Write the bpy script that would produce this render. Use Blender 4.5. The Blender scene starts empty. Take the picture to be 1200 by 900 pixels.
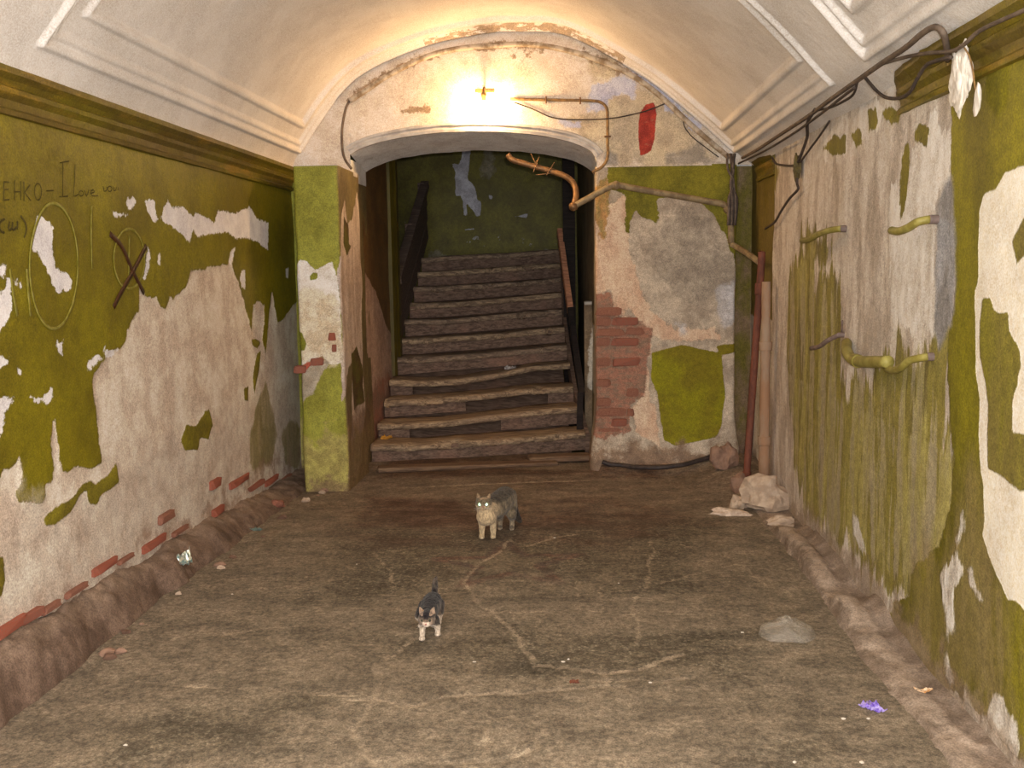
import bpy, bmesh, math, random
import numpy as np
from mathutils import Vector, Matrix
random.seed(7)
scene = bpy.context.scene
COL = scene.collection

# ------------------------------------------------------------------ camera, light, exposure
F = 1150.0; YAW, PIT, ROL = .063, .1184, .0152
CAM = np.array([0., 0., 1.6])
_fw = np.array([-math.sin(YAW)*math.cos(PIT), math.cos(YAW)*math.cos(PIT), -math.sin(PIT)])
_r0 = np.array([math.cos(YAW), math.sin(YAW), 0.]); _u0 = np.cross(_r0, _fw)
_R = math.cos(ROL)*_r0 - math.sin(ROL)*_u0
_U = math.sin(ROL)*_r0 + math.cos(ROL)*_u0
cd = bpy.data.cameras.new('camera'); cam = bpy.data.objects.new('camera', cd); COL.objects.link(cam)
cd.sensor_width = 36; cd.lens = 36*F/1200; cd.clip_start = .05; cd.clip_end = 100
cam.matrix_world = Matrix(((_R[0], _U[0], -_fw[0], CAM[0]), (_R[1], _U[1], -_fw[1], CAM[1]),
                           (_R[2], _U[2], -_fw[2], CAM[2]), (0, 0, 0, 1)))
scene.camera = cam
vs = scene.view_settings
vs.view_transform = 'Standard'; vs.look = 'None'; vs.exposure = 0.0; vs.gamma = 1; vs.use_curve_mapping = False
world = bpy.data.worlds.new('world'); scene.world = world; world.use_nodes = True
world.node_tree.nodes['Background'].inputs[0].default_value = (.80, .86, 1, 1)
world.node_tree.nodes['Background'].inputs[1].default_value = .35

def lamp(name, typ, loc, energy, color, rot=(0, 0, 0), **kw):
    l = bpy.data.lights.new(name, typ); l.energy = energy; l.color = color
    for k, v in kw.items(): setattr(l, k, v)
    o = bpy.data.objects.new(name, l); COL.objects.link(o); o.location = loc; o.rotation_euler = rot
    return o
# lamp for daylight from the unseen passage end behind the photographer, assumed open
lamp('assumed_daylight_offscreen', 'AREA', (-.4, -4.15, 1.5), 240, (.93, .96, 1.0), (math.pi/2, 0, 0), shape='RECTANGLE', size=3.3, size_y=2.6)
# the camera's flash
lamp('camera_flash_offscreen', 'POINT', (.05, .0, 1.67), 460, (1., .965, .92), shadow_soft_size=.02)

# ------------------------------------------------------------------ pixel helpers
def ray(x, y): return _fw + _R*(x-600)/F - _U*(y-450)/F
def hit(x, y, p0, n):
    d = ray(x, y); return CAM + d*(np.dot(np.array(p0, float)-CAM, n)/np.dot(d, n))
XL, XR = -2.17, 1.375
EY0, ESL = 7.6, .02                       # end wall plane: y = EY0 + ESL*(x-XL)
def eyw(x): return EY0 + ESL*(x-XL)
EN = np.array([-ESL, 1., 0.])
def onL(x, y, off=0.): return hit(x, y, (XL+off, 0, 0), (1, 0, 0))
def onR(x, y, off=0.): return hit(x, y, (XR-off, 0, 0), (1, 0, 0))
def onE(x, y, off=0.): return hit(x, y, (XL, EY0-off, 0), EN)
def onG(x, y, z=0.): return hit(x, y, (0, 0, z), (0, 0, 1))
def onY(x, y, Y): return hit(x, y, (0, Y, 0), (0, 1, 0))

# ------------------------------------------------------------------ numeric noise
def _hash(i, j, k, s):
    h = (i.astype(np.int64)*374761393 + j.astype(np.int64)*668265263 + k.astype(np.int64)*2147483647 + s*1274126177) & 0xffffffff
    h = ((h ^ (h >> 13))*1274126177) & 0xffffffff
    return ((h ^ (h >> 16)) & 0xffff)/65535.0
def vnoise(P, s=0):
    I = np.floor(P).astype(np.int64); f = P-I; f = f*f*(3-2*f); r = 0
    for a in (0, 1):
        for b in (0, 1):
            for c in (0, 1):
                w = (f[:, 0] if a else 1-f[:, 0])*(f[:, 1] if b else 1-f[:, 1])*(f[:, 2] if c else 1-f[:, 2])
                r = r + w*_hash(I[:, 0]+a, I[:, 1]+b, I[:, 2]+c, s)
    return r-.5
def fbm(P, scale, octs=4, s=0):
    P = np.asarray(P, float)*scale; r = 0; a = 1.
    for o in range(octs):
        r = r + a*vnoise(P+17.3*o, s+o); P = P*2.03; a *= .5
    return r

# ------------------------------------------------------------------ signed distance of traced outlines
def sdf(U, V, polys):
    """largest signed distance (positive inside) to any of the polygons"""
    best = np.full(U.shape, -.2)
    for poly in polys:
        p = np.array(poly, float); d = np.full(U.shape, 1e9); ins = np.zeros(U.shape, bool)
        q = np.roll(p, -1, 0)
        for (x0, y0), (x1, y1) in zip(p, q):
            ex, ey = x1-x0, y1-y0; L = ex*ex+ey*ey+1e-12
            t = np.clip(((U-x0)*ex+(V-y0)*ey)/L, 0, 1)
            d = np.minimum(d, (U-x0-t*ex)**2+(V-y0-t*ey)**2)
            c = ((y0 > V) != (y1 > V))
            if ey != 0: ins ^= c & (U < ex*(V-y0)/ey+x0)
        d = np.sqrt(d); best = np.maximum(best, np.where(ins, d, -d))
    return np.clip(best, -.2, .2)
def ldist(U, V, lines):
    """smallest distance to polylines, (points, halfwidth) -> w - dist"""
    best = np.full(U.shape, -.2)
    for pts, w in lines:
        for (x0, y0), (x1, y1) in zip(pts[:-1], pts[1:]):
            ex, ey = x1-x0, y1-y0; L = ex*ex+ey*ey+1e-12
            t = np.clip(((U-x0)*ex+(V-y0)*ey)/L, 0, 1)
            best = np.maximum(best, w-np.sqrt((U-x0-t*ex)**2+(V-y0-t*ey)**2))
    return np.clip(best, -.2, .2)

# ------------------------------------------------------------------ materials
def lin(c):
    return tuple(((v/255.)/12.92 if v/255. <= .04045 else ((v/255.+.055)/1.055)**2.4) for v in c)+(1.,)
class NT:
    def __init__(s, name):
        s.m = bpy.data.materials.new(name); s.m.use_nodes = True; s.t = s.m.node_tree
        s.b = s.t.nodes['Principled BSDF']; s.co = s.n('ShaderNodeTexCoord').outputs['Object']
    def n(s, typ, **kw):
        x = s.t.nodes.new(typ)
        for k, v in kw.items(): setattr(x, k, v)
        return x
    def put(s, sock, v):
        if isinstance(v, bpy.types.NodeSocket): s.t.links.new(v, sock)
        else: sock.default_value = v
    def math(s, op, a, b=0., c=0.):
        x = s.n('ShaderNodeMath', operation=op)
        for i, v in enumerate((a, b, c)): s.put(x.inputs[i], v)
        return x.outputs[0]
    def noise(s, scale, stretch=None, detail=4., rough=.55, co=None):
        x = s.n('ShaderNodeTexNoise'); c = co or s.co
        if stretch:
            mp = s.n('ShaderNodeMapping'); mp.inputs['Scale'].default_value = stretch; s.put(mp.inputs['Vector'], c); c = mp.outputs[0]
        s.put(x.inputs['Vector'], c); x.inputs['Scale'].default_value = scale
        x.inputs['Detail'].default_value = detail; x.inputs['Roughness'].default_value = rough
        return x.outputs[0]
    def step(s, v, lo, hi):
        x = s.n('ShaderNodeMapRange', interpolation_type='SMOOTHSTEP'); s.put(x.inputs[0], v)
        x.inputs[1].default_value = lo; x.inputs[2].default_value = hi
        return x.outputs[0]
    def mix(s, f, a, b, mode='MIX'):
        x = s.n('ShaderNodeMix', data_type='RGBA', blend_type=mode)
        s.put(x.inputs[0], f); s.put(x.inputs[6], a if not isinstance(a, tuple) else a); s.put(x.inputs[7], b)
        return x.outputs[2]
    def attr(s, name): return s.n('ShaderNodeAttribute', attribute_name=name).outputs['Fac']
    def mottle(s, c1, c2, scale, stretch=None, lo=.38, hi=.62, detail=5.):
        return s.mix(s.step(s.noise(scale, stretch, detail, .62), lo, hi), lin(c1), lin(c2))
    def bump(s, h, strength=.5, dist=.01):
        x = s.n('ShaderNodeBump'); x.inputs['Strength'].default_value = strength; x.inputs['Distance'].default_value = dist
        s.put(x.inputs['Height'], h); s.t.links.new(x.outputs[0], s.b.inputs['Normal'])
    def fin(s, col, rough=.85, h=None, strength=.5, dist=.01, metal=0., spec=.3):
        s.put(s.b.inputs['Base Color'], col); s.put(s.b.inputs['Roughness'], rough)
        s.b.inputs['Metallic'].default_value = metal; s.b.inputs['Specular IOR Level'].default_value = spec
        if h is not None: s.bump(h, strength, dist)
        return s.m
def layered(name, base, layers, rough=.8, bumpscale=30., grime=None, med=.25):
    """base / layer colours are (c1, c2, scale, stretch); a layer is laid where its traced mask is positive"""
    t = NT(name); col = t.mottle(*base); h = t.math('MULTIPLY', t.noise(bumpscale, None, 6., .65), .5)
    h = t.math('ADD', h, t.math('MULTIPLY', t.noise(bumpscale*.2, None, 3.), .6))
    rg = rough
    for L in layers:
        v = t.attr(L['a'])
        st = L.get('st')
        if L.get('amp'): v = t.math('ADD', v, t.math('MULTIPLY', t.math('SUBTRACT', t.noise(L.get('ns', 9.), st, 6., .68), .5), L['amp']*2.3))
        m = t.step(v, -L.get('e', .004), L.get('e', .004))
        if L.get('op'): m = t.math('MULTIPLY', m, L['op'])
        col = t.mix(m, col, t.mottle(*L['c']))
        if L.get('h'): h = t.math('ADD', h, t.math('MULTIPLY', m, L['h']))
        if 'r' in L:
            x = t.n('ShaderNodeMix', data_type='FLOAT'); t.put(x.inputs[0], m); t.put(x.inputs[2], rg); t.put(x.inputs[3], L['r']); rg = x.outputs[0]
    if grime:
        c, lo, hi, sc, st = grime
        col = t.mix(t.step(t.noise(sc, st, 6., .7), lo, hi), col, lin(c))
    col = t.mix(med, col, t.mix(t.step(t.noise(26., None, 6., .72), .32, .68), (.2, .2, .2, 1), (.85, .85, .85, 1)), 'OVERLAY')
    fine = t.noise(140., None, 3., .7)
    col = t.mix(.45, col, t.mix(t.step(fine, .3, .7), (.25, .25, .25, 1), (1., 1., 1., 1)), 'OVERLAY')
    return t.fin(col, rg, h, .55, .012)
def simple(name, c1, c2, scale=20., rough=.7, stretch=None, metal=0., bs=.3, dist=.004, spec=.3):
    t = NT(name); return t.fin(t.mottle(c1, c2, scale, stretch), rough, t.noise(scale*3, stretch), bs, dist, metal, spec)

# ------------------------------------------------------------------ mesh helpers
def link(o, parent=None):
    COL.objects.link(o)
    if parent: o.parent = parent
    return o
def tag(o, label=None, cat=None, group=None, kind=None):
    for k, v in (('label', label), ('category', cat), ('group', group), ('kind', kind)):
        if v: o[k] = v
    return o
def empty(name, loc=(0, 0, 0), rz=0.):
    o = bpy.data.objects.new(name, None); o.location = loc; o.rotation_euler = (0, 0, rz); o.empty_display_size = .1
    return link(o)
def mesh(name, V, Fc, mat, parent=None, smooth=True, attrs=None):
    me = bpy.data.meshes.new(name); me.from_pydata(np.asarray(V, float).tolist() if isinstance(V, np.ndarray) else V, [], Fc)
    if attrs:
        for k, a in attrs.items():
            at = me.attributes.new(k, 'FLOAT', 'POINT'); at.data.foreach_set('value', np.asarray(a, np.float32).ravel())
    if smooth: me.polygons.foreach_set('use_smooth', [True]*len(me.polygons))
    me.materials.append(mat); me.update()
    return link(bpy.data.objects.new(name, me), parent)
def gridf(nu, nv, flip=False):
    i, j = np.meshgrid(np.arange(nu-1), np.arange(nv-1), indexing='ij'); a = (i*nv+j).ravel()
    f = np.stack([a, a+nv, a+nv+1, a+1], 1)
    return (f[:, ::-1] if flip else f).tolist()
def frames(P):
    P = np.asarray(P, float); T = np.gradient(P, axis=0); T /= np.linalg.norm(T, axis=1)[:, None]+1e-12
    n = np.cross(T[0], (0, 0, 1.)); 
    if np.linalg.norm(n) < .1: n = np.cross(T[0], (1., 0, 0))
    n /= np.linalg.norm(n); N = [n]
    for k in range(1, len(P)):
        n = n-T[k]*np.dot(n, T[k]); n /= np.linalg.norm(n)+1e-12; N.append(n)
    N = np.array(N); return T, N, np.cross(T, N)
def catmull(P, per=6):
    P = np.asarray(P, float)
    if len(P) < 3: return np.array([P[0]+(P[-1]-P[0])*t for t in np.linspace(0, 1, per+1)])
    Q = np.vstack([2*P[0]-P[1], P, 2*P[-1]-P[-2]]); out = []
    for k in range(1, len(Q)-2):
        a, b, c, d = Q[k-1:k+3]
        for t in np.arange(per)/per:
            out.append(.5*((2*b)+(c-a)*t+(2*a-5*b+4*c-d)*t*t+(3*b-a-3*c+d)*t**3))
    out.append(P[-1]); return np.array(out)
def tube_vf(P, r, n=8, smoothpath=True, per=6, jit=0., rz=None):
    P = catmull(P, per) if smoothpath else np.asarray(P, float)
    T, N, B = frames(P); K = len(P); r = np.broadcast_to(np.asarray(r, float), (K,)) if np.ndim(r) == 0 else np.interp(np.linspace(0, 1, K), np.linspace(0, 1, len(r)), r)
    a = np.arange(n)*2*math.pi/n; V = []
    for k in range(K):
        rr = r[k]*(1+jit*math.sin(k*2.1)); V += [P[k]+rr*(math.cos(t)*N[k]+math.sin(t)*B[k]) for t in a]
    Fc = [[k*n+i, k*n+(i+1) % n, (k+1)*n+(i+1) % n, (k+1)*n+i] for k in range(K-1) for i in range(n)]
    Fc += [list(range(n))[::-1], [(K-1)*n+i for i in range(n)]]
    return V, Fc
def tube(name, P, r, mat, parent=None, **kw):
    V, Fc = tube_vf(P, r, **kw); return mesh(name, np.array(V), Fc, mat, parent)
def sweep(name, P, N1, N2, prof, mat, parent=None, closed=True, smooth=False, noise=0., cap=True):
    """profile (a,b) swept along P with axes N1,N2 (one vector or one per point)"""
    P = np.asarray(P, float); K = len(P); N1 = np.broadcast_to(np.asarray(N1, float), (K, 3)); N2 = np.broadcast_to(np.asarray(N2, float), (K, 3)); m = len(prof)
    V = np.array([P[k]+a*N1[k]+b*N2[k] for k in range(K) for a, b in prof])
    if noise: V = V + (fbm(V, 9, 3)[:, None]*noise)*np.repeat(N1, m, 0)
    e = m if closed else m-1
    Fc = [[k*m+i, k*m+(i+1) % m, (k+1)*m+(i+1) % m, (k+1)*m+i] for k in range(K-1) for i in range(e)]
    if cap and closed: Fc += [list(range(m))[::-1], [(K-1)*m+i for i in range(m)]]
    o = mesh(name, V, Fc, mat, parent, smooth)
    return o
def recalc(o):
    bm = bmesh.new(); bm.from_mesh(o.data); bmesh.ops.recalc_face_normals(bm, faces=bm.faces); bm.to_mesh(o.data); bm.free(); return o
def box_vf(c, s):
    c = np.array(c, float); s = np.array(s, float)/2
    V = [c+s*np.array(k) for k in ((-1, -1, -1), (1, -1, -1), (1, 1, -1), (-1, 1, -1), (-1, -1, 1), (1, -1, 1), (1, 1, 1), (-1, 1, 1))]
    return V, [[0, 3, 2, 1], [4, 5, 6, 7], [0, 1, 5, 4], [1, 2, 6, 5], [2, 3, 7, 6], [3, 0, 4, 7]]
def bevbox(name, c, s, mat, parent=None, bev=.006, rot=None, jit=0., seg=1):
    V, Fc = box_vf((0, 0, 0), s); bm = bmesh.new(); vs_ = [bm.verts.new(v) for v in V]
    for f in Fc: bm.faces.new([vs_[i] for i in f])
    bmesh.ops.bevel(bm, geom=list(bm.edges), offset=bev, segments=seg, affect='EDGES')
    me = bpy.data.meshes.new(name)
    for v in bm.verts:
        if jit: v.co += Vector([random.uniform(-jit, jit) for _ in range(3)])
    bm.to_mesh(me); bm.free(); me.materials.append(mat)
    o = bpy.data.objects.new(name, me); o.location = c
    if rot is not None: o.rotation_euler = rot
    return link(o, parent)
def blob(name, c, s, mat, sub=3, amp=.25, sc=1.6, seed=0, rot=0., flat=True, parent=None, smooth=False):
    bm = bmesh.new(); bmesh.ops.create_icosphere(bm, subdivisions=sub, radius=1)
    co = np.array([v.co for v in bm.verts]); d = 1+amp*2*fbm(co+seed*7.7, sc, 3, seed)
    co = co*d[:, None]
    if flat: co[:, 2] = np.maximum(co[:, 2], -.55)+.55
    co = co*np.array(s)/ (1.0)
    for v, p in zip(bm.verts, co): v.co = p
    me = bpy.data.meshes.new(name); bm.to_mesh(me); bm.free(); me.materials.append(mat)
    if smooth: me.polygons.foreach_set('use_smooth', [True]*len(me.polygons))
    o = bpy.data.objects.new(name, me); o.location = c; o.rotation_euler = (0, 0, rot); return link(o, parent)

# ------------------------------------------------------------------ palettes
GREEN1, GREEN2 = (116, 106, 20), (98, 87, 18)
PLAST1, PLAST2 = (212, 198, 182), (182, 164, 148)
WHITE1, WHITE2 = (226, 220, 220), (208, 202, 205)
CEM1, CEM2 = (150, 141, 128), (124, 113, 100)
S3 = lambda pts, ox, oy, k: [(ox+x/k, oy+y/k) for x, y in pts]

# ------------------------------------------------------------------ left wall
def z5(*p): return S3(p, 0, 200, 3.)
def zl(*p): return S3(p, 0, 450, 2.)
LW_plaster = [[(163, 333), (173, 347), (183, 348), (187, 360), (193, 363), (200, 347), (203, 352), (220, 332), (223, 318), (247, 313), (267, 310), (273, 292), (275, 300), (272, 312), (283, 343), (290, 367), (295, 388), (297, 358), (302, 353), (310, 357), (310, 380), (307, 397), (311, 415), (315, 372), (318, 340), (325, 380), (333, 373), (343, 357), (352, 350), (375, 345), (380, 640), (300, 800), (-200, 1000), (-200, 560), (0, 554), (10, 550), (23, 535), (25, 545), (28, 563), (19, 578), (20, 590), (30, 588), (50, 588), (54, 583), (53, 570), (62, 563), (64, 550), (60, 515), (64, 495), (68, 515), (70, 545), (75, 552), (112, 548), (120, 543), (118, 525), (115, 490), (108, 450), (110, 440), (123, 420), (128, 412), (140, 408), (147, 400), (155, 373), (163, 367)]]
LW_white = [z5((565, 165), (590, 100), (605, 130), (640, 125), (680, 165), (690, 145), (755, 185), (765, 140), (830, 150), (880, 125), (905, 170), (945, 185), (943, 280), (900, 245), (860, 235), (830, 240), (800, 215), (720, 225), (695, 235), (680, 205), (665, 255), (640, 225), (600, 195), (575, 180)),
    z5((510, 105), (545, 100), (548, 150), (560, 175), (540, 182), (520, 140)), z5((445, 100), (470, 88), (480, 115), (460, 138), (443, 125)),
    z5((392, 140), (410, 150), (445, 148), (450, 155), (400, 165)),
    z5((125, 160), (150, 165), (185, 195), (183, 270), (195, 340), (240, 365), (255, 390), (250, 420), (200, 430), (190, 405), (165, 350), (130, 285), (108, 280), (112, 255), (122, 215)),
    z5((25, 380), (45, 380), (35, 420), (42, 490), (20, 530), (0, 565), (-60, 560), (-60, 440), (15, 420)), z5((-60, 650), (30, 660), (25, 680), (0, 695), (-60, 690)),
    z5((520, 270), (530, 290), (525, 340), (510, 385), (503, 380), (515, 320)), z5((305, 690), (320, 660), (345, 645), (360, 655), (345, 675), (310, 705)),
    z5((195, 580), (210, 610), (225, 580), (222, 655), (205, 630)), z5((105, 795), (150, 800), (185, 760), (188, 800), (170, 825), (155, 810), (125, 820)),
    z5((-60, 810), (30, 795), (50, 800), (20, 850), (0, 945), (-60, 945)), z5((-60, 345), (25, 330), (10, 370), (-60, 390)),
    z5((365, 620), (380, 632), (415, 630), (395, 655), (362, 662)), z5((60, 385), (80, 392), (70, 410), (55, 400)), z5((60, 690), (75, 695), (70, 720), (60, 712)),
    z5((555, 300), (565, 290), (562, 330), (555, 328)), z5((815, 275), (828, 272), (820, 310), (812, 330), (803, 320)), z5((1003, 345), (1013, 340), (1012, 380), (1004, 375)), z5((850, 350), (863, 350), (862, 415), (850, 410), (843, 380))]
LW_green = [zl((430, 120), (440, 95), (460, 100), (475, 75), (490, 60), (498, 100), (490, 130), (470, 125), (465, 155), (435, 155), (425, 135)),
    zl((105, 315), (130, 290), (170, 270), (195, 235), (215, 225), (225, 235), (255, 215), (275, 183), (283, 230), (265, 245), (240, 260), (230, 285), (210, 280), (205, 250), (190, 260), (170, 300), (130, 330), (108, 332)),
    zl((-80, 400), (10, 405), (14, 460), (5, 500), (-80, 520)), zl((572, 10), (583, 5), (582, 40), (574, 38)), z5((885, 595), (900, 590), (920, 605), (905, 625), (890, 615)),
    z5((720, 845), (738, 840), (752, 900), (735, 915), (712, 905)), z5((905, 640), (918, 635), (912, 700), (895, 790), (890, 720))]
LW_olive = [zl((585, 130), (600, 60), (625, 0), (640, 60), (650, 120), (640, 180), (600, 205), (585, 190)), zl((660, 120), (680, 80), (705, 100), (705, 200), (670, 190))]
def toUV(polys, f, a, b): return [[(f(*p)[a], f(*p)[b]) for p in poly] for poly in polys]
ys = np.concatenate([np.arange(-4.0, 3., .06), np.arange(3., 7.66, .016)]); zs = np.arange(-.04, 2.42, .016)
Y, Z = np.meshgrid(ys, zs, indexing='ij'); Yf, Zf = Y.ravel(), Z.ravel()
P = np.stack([np.full(Yf.shape, XL), Yf, Zf], 1)
ap = sdf(Yf, Zf, toUV(LW_plaster, onL, 1, 2)); aw = sdf(Yf, Zf, toUV(LW_white, onL, 1, 2)); ag = sdf(Yf, Zf, toUV(LW_green, onL, 1, 2)); ao = sdf(Yf, Zf, toUV(LW_olive, onL, 1, 2))
# beyond the picture the paint goes on peeling
far = np.clip((3.55-Yf)*3, 0, 1); ap = np.where(far > 0, np.maximum(ap*(1-far), 0)*0+ap*(1-far)+far*(.45*fbm(P, 1.3, 4, 5)-.12+np.clip(.5-Zf, -.2, .25)), ap)
low = np.clip(.42-Zf-.05*fbm(P, 2, 3, 9), -.2, .2)
wet = np.clip(Zf*-1+.62+.5*fbm(P, 1.7, 3, 3), -.2, .2)
P[:, 0] += .010*fbm(P, 2.2, 4, 1)-.006*np.clip(ap/.02, 0, 1)*(1-np.clip(ag/.02, 0, 1))
m_left = layered('left_wall_paint', (GREEN1, GREEN2, 2.2, (1, 1, 1.)), [
    dict(a='plaster', c=(PLAST1, PLAST2, 5., (1, 1, .8)), amp=.035, ns=14., h=-1.1, r=.95),
    dict(a='damp', c=((188, 178, 166), (158, 142, 128), 6., None), amp=.25, ns=5., e=.08, op=.55),
    dict(a='olive', c=((112, 101, 52), (140, 124, 88), 9., (1, 1, .3)), amp=.06, ns=8., e=.02, op=.85),
    dict(a='white', c=(WHITE1, WHITE2, 8., None), amp=.03, ns=30., h=-.7, r=.9),
    dict(a='green', c=(GREEN1, GREEN2, 5., None), amp=.012, ns=30., h=.8),
    dict(a='soil', c=((124, 98, 82), (150, 124, 106), 7., None), amp=.3, ns=6., e=.05, op=.6)], rough=.5, med=.2)
wall_left = tag(mesh('wall_left', P, gridf(len(ys), len(zs)), m_left, attrs=dict(plaster=np.where(aw > -.0, np.minimum(ap, -.0+ap), ap), white=aw, green=ag, olive=ao, damp=np.minimum(wet, ap), soil=low-.22)), kind='structure')

# ------------------------------------------------------------------ right wall
def z4(*p): return S3(p, 800, 0, 3.)
def z8(*p): return S3(p, 800, 250, 3.)
def c4(*p): return S3(p, 1000, 550, 4.5)
def c9(*p): return S3(p, 1000, 700, 4.5)
RW_green = [[(1113, 40), (1113, 300), (1120, 333), (1115, 377), (1112, 390), (1113, 437), (1115, 483), (1118, 540), (1112, 600), (1100, 640), (1085, 655), (1075, 660), (1068, 672), (1066, 700), (1040, 705), (1042, 740), (1062, 780), (1085, 800), (1120, 810), (1160, 850), (1190, 885), (1400, 1100), (1500, -200), (1113, -60)],
    z4((490, 520), (530, 485), (570, 480), (575, 540), (530, 548)), z4((585, 470), (625, 445), (632, 510), (600, 500)), z4((650, 390), (680, 375), (692, 440), (655, 460)), z4((700, 395), (740, 375), (770, 395), (760, 435), (735, 430)),
    z4((815, 480), (830, 440), (865, 450), (858, 510)), z4((780, 510), (792, 490), (800, 560), (790, 690), (770, 765), (765, 640))]
RW_moss = [[(922, 318), (935, 300), (952, 292), (958, 325), (972, 315), (982, 330), (983, 388), (985, 440), (996, 462), (1003, 440), (1020, 445), (1045, 412), (1060, 412), (1075, 405), (1100, 402), (1113, 398), (1125, 560), (1125, 660), (1085, 700), (1060, 690), (1035, 690), (1005, 648), (975, 628), (945, 600), (932, 540), (925, 470), (922, 400)],
    z4((310, 590), (335, 600), (330, 625), (312, 625)), z8((420, 90), (470, 70), (520, 110), (510, 180), (440, 180))]
RW_white = [[(1260, 180), (1200, 193), (1177, 203), (1167, 222), (1153, 227), (1148, 247), (1147, 283), (1148, 327), (1143, 343), (1145, 383), (1143, 437), (1148, 467), (1147, 510), (1150, 550), (1153, 572), (1154, 612), (1151, 627), (1160, 654), (1171, 679), (1182, 704), (1190, 703), (1199, 714), (1300, 780), (1300, 170)]]
RW_island = [[(1153, 348), (1162, 350), (1167, 365), (1182, 367), (1183, 387), (1195, 410), (1197, 427), (1192, 453), (1187, 470), (1186, 507), (1200, 508), (1240, 520), (1240, 575), (1195, 575), (1180, 563), (1168, 555), (1158, 550), (1157, 510), (1158, 470), (1155, 450), (1148.5, 417), (1150, 383)],
    [(1186, 282), (1200, 255), (1240, 250), (1240, 320), (1200, 300), (1192, 310)]]
RW_chalk = [[(1087, 133), (1100, 128), (1110, 150), (1113, 180), (1106, 215), (1098, 240), (1097, 330), (1095, 385), (1075, 392), (1050, 380), (1042, 330), (1042, 250), (1047, 215), (1060, 222), (1068, 175), (1080, 160)],
    z4((560, 420), (640, 370), (720, 330), (780, 360), (790, 400), (700, 440), (620, 510), (560, 540), (470, 560), (480, 500)), z4((700, 210), (850, 190), (830, 240), (790, 310), (700, 330), (660, 330)),
    c4((455, 560), (480, 540), (545, 450), (580, 520), (570, 600), (540, 640), (525, 780), (500, 850), (490, 740), (475, 620)), c4((595, 520), (625, 510), (640, 590), (690, 690), (678, 715), (640, 660), (610, 590)),
    c9((480, -20), (540, 0), (525, 150), (500, 180), (500, 320), (530, 440), (505, 450), (480, 330), (485, 150)), c9((590, 510), (640, 600), (665, 660), (720, 540), (770, 515), (800, 580), (860, 640), (870, 800), (840, 900), (760, 880), (700, 760), (640, 660), (590, 590)),
    c9((140, -40), (210, 10), (210, 80), (170, 100), (135, 40)), c4((545, 370), (560, 270), (578, 210), (575, 300)), c4((0, 260), (20, 270), (65, 430), (60, 460), (30, 400), (0, 340))]
RW_grey = [[(1105, 215), (1113, 205), (1118, 260), (1120, 330), (1115, 380), (1100, 410), (1095, 385), (1097, 330), (1098, 240)]]
ys = np.concatenate([np.arange(-4.0, 2.5, .06), np.arange(2.5, 7.9, .016)]); zs = np.arange(-.04, 2.44, .016)
Y, Z = np.meshgrid(ys, zs, indexing='ij'); Yf, Zf = Y.ravel(), Z.ravel()
P = np.stack([np.full(Yf.shape, XR), Yf, Zf], 1)
rg, rm, rw, ri, rc, rgy = [sdf(Yf, Zf, toUV(q, onR, 1, 2)) for q in (RW_green, RW_moss, RW_white, RW_island, RW_chalk, RW_grey)]
edge = 6.9+.05*fbm(np.stack([Zf, Zf*0, Zf*0], 1), 3, 3)
rec = np.clip((Yf-edge)*1., -.2, .2)                     # the old wall shows where the thick render stops
P[:, 0] += .03*np.clip((Yf-edge)/.03, 0, 1)+.014*fbm(P, 2., 4, 2)+.006*fbm(P*np.array([1, 1, .3]), 9, 3, 5)*(rg < 0)
m_right = layered('right_wall_paint', ((206, 194, 182), (166, 153, 140), 7., (1, 1, .3)), [
    dict(a='chalk', c=((226, 218, 208), (196, 184, 172), 9., (1, 1, .35)), amp=.16, ns=10., st=(1, 1, .35), e=.012, h=.4),
    dict(a='moss', c=((130, 120, 44), (102, 91, 36), 9., (1, 1, .16)), amp=.34, ns=8., st=(1, 1, .16), e=.02, h=.2, op=.93),
    dict(a='mossy', c=((168, 158, 92), (164, 152, 128), 7., (1, 1, .2)), amp=.5, ns=9., st=(1, 1, .13), e=.03, op=.68),
    dict(a='green', c=((120, 112, 24), (98, 90, 26), 3., (1, 1, .3)), amp=.05, ns=12., st=(1, 1, .4), h=.5, r=.55),
    dict(a='worn', c=((122, 108, 66), (140, 122, 88), 5., (1, 1, .3)), amp=.5, ns=4., st=(1, 1, .3), e=.1, op=.55),
    dict(a='grey', c=((150, 148, 150), (128, 124, 122), 6., None), amp=.03, ns=10., e=.02),
    dict(a='white', c=((236, 226, 205), (222, 210, 190), 4., (1, 1, .6)), amp=.010, ns=24., h=-.7, r=.9),
    dict(a='island', c=((118, 110, 34), (112, 100, 48), 5., (1, 1, .2)), amp=.012, ns=26., h=.5),
    dict(a='olive', c=((96, 82, 22), (108, 92, 40), 4., (1, 1, .3)), amp=.03, ns=10., e=.008),
    dict(a='chalk2', c=((222, 214, 204), (180, 170, 158), 14., (1, 1, .4)), amp=.07, ns=12., st=(1, 1, .4), e=.01, h=.3),
    dict(a='soil', c=((128, 108, 90), (150, 132, 112), 7., None), amp=.3, ns=6., e=.06, op=.7)], rough=.75)
chalk_low = np.where(Zf < 1.0, rc, -.2)
wall_right = tag(mesh('wall_right', P, gridf(len(ys), len(zs), True), m_right, attrs=dict(
    chalk=rc, moss=rm, mossy=np.minimum(rm-.05, .05)-.045*(Zf > .9), green=np.where(rec > 0, -.2, rg), worn=np.minimum(rg-.03, np.clip(.9-Zf, -.2, .12))-.05, grey=rgy, white=rw, island=ri,
    olive=np.minimum(rec-.005, np.clip(Zf-1.2, -.2, .2)), chalk2=chalk_low, soil=np.clip(.12-Zf, -.2, .1))), kind='structure')

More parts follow.
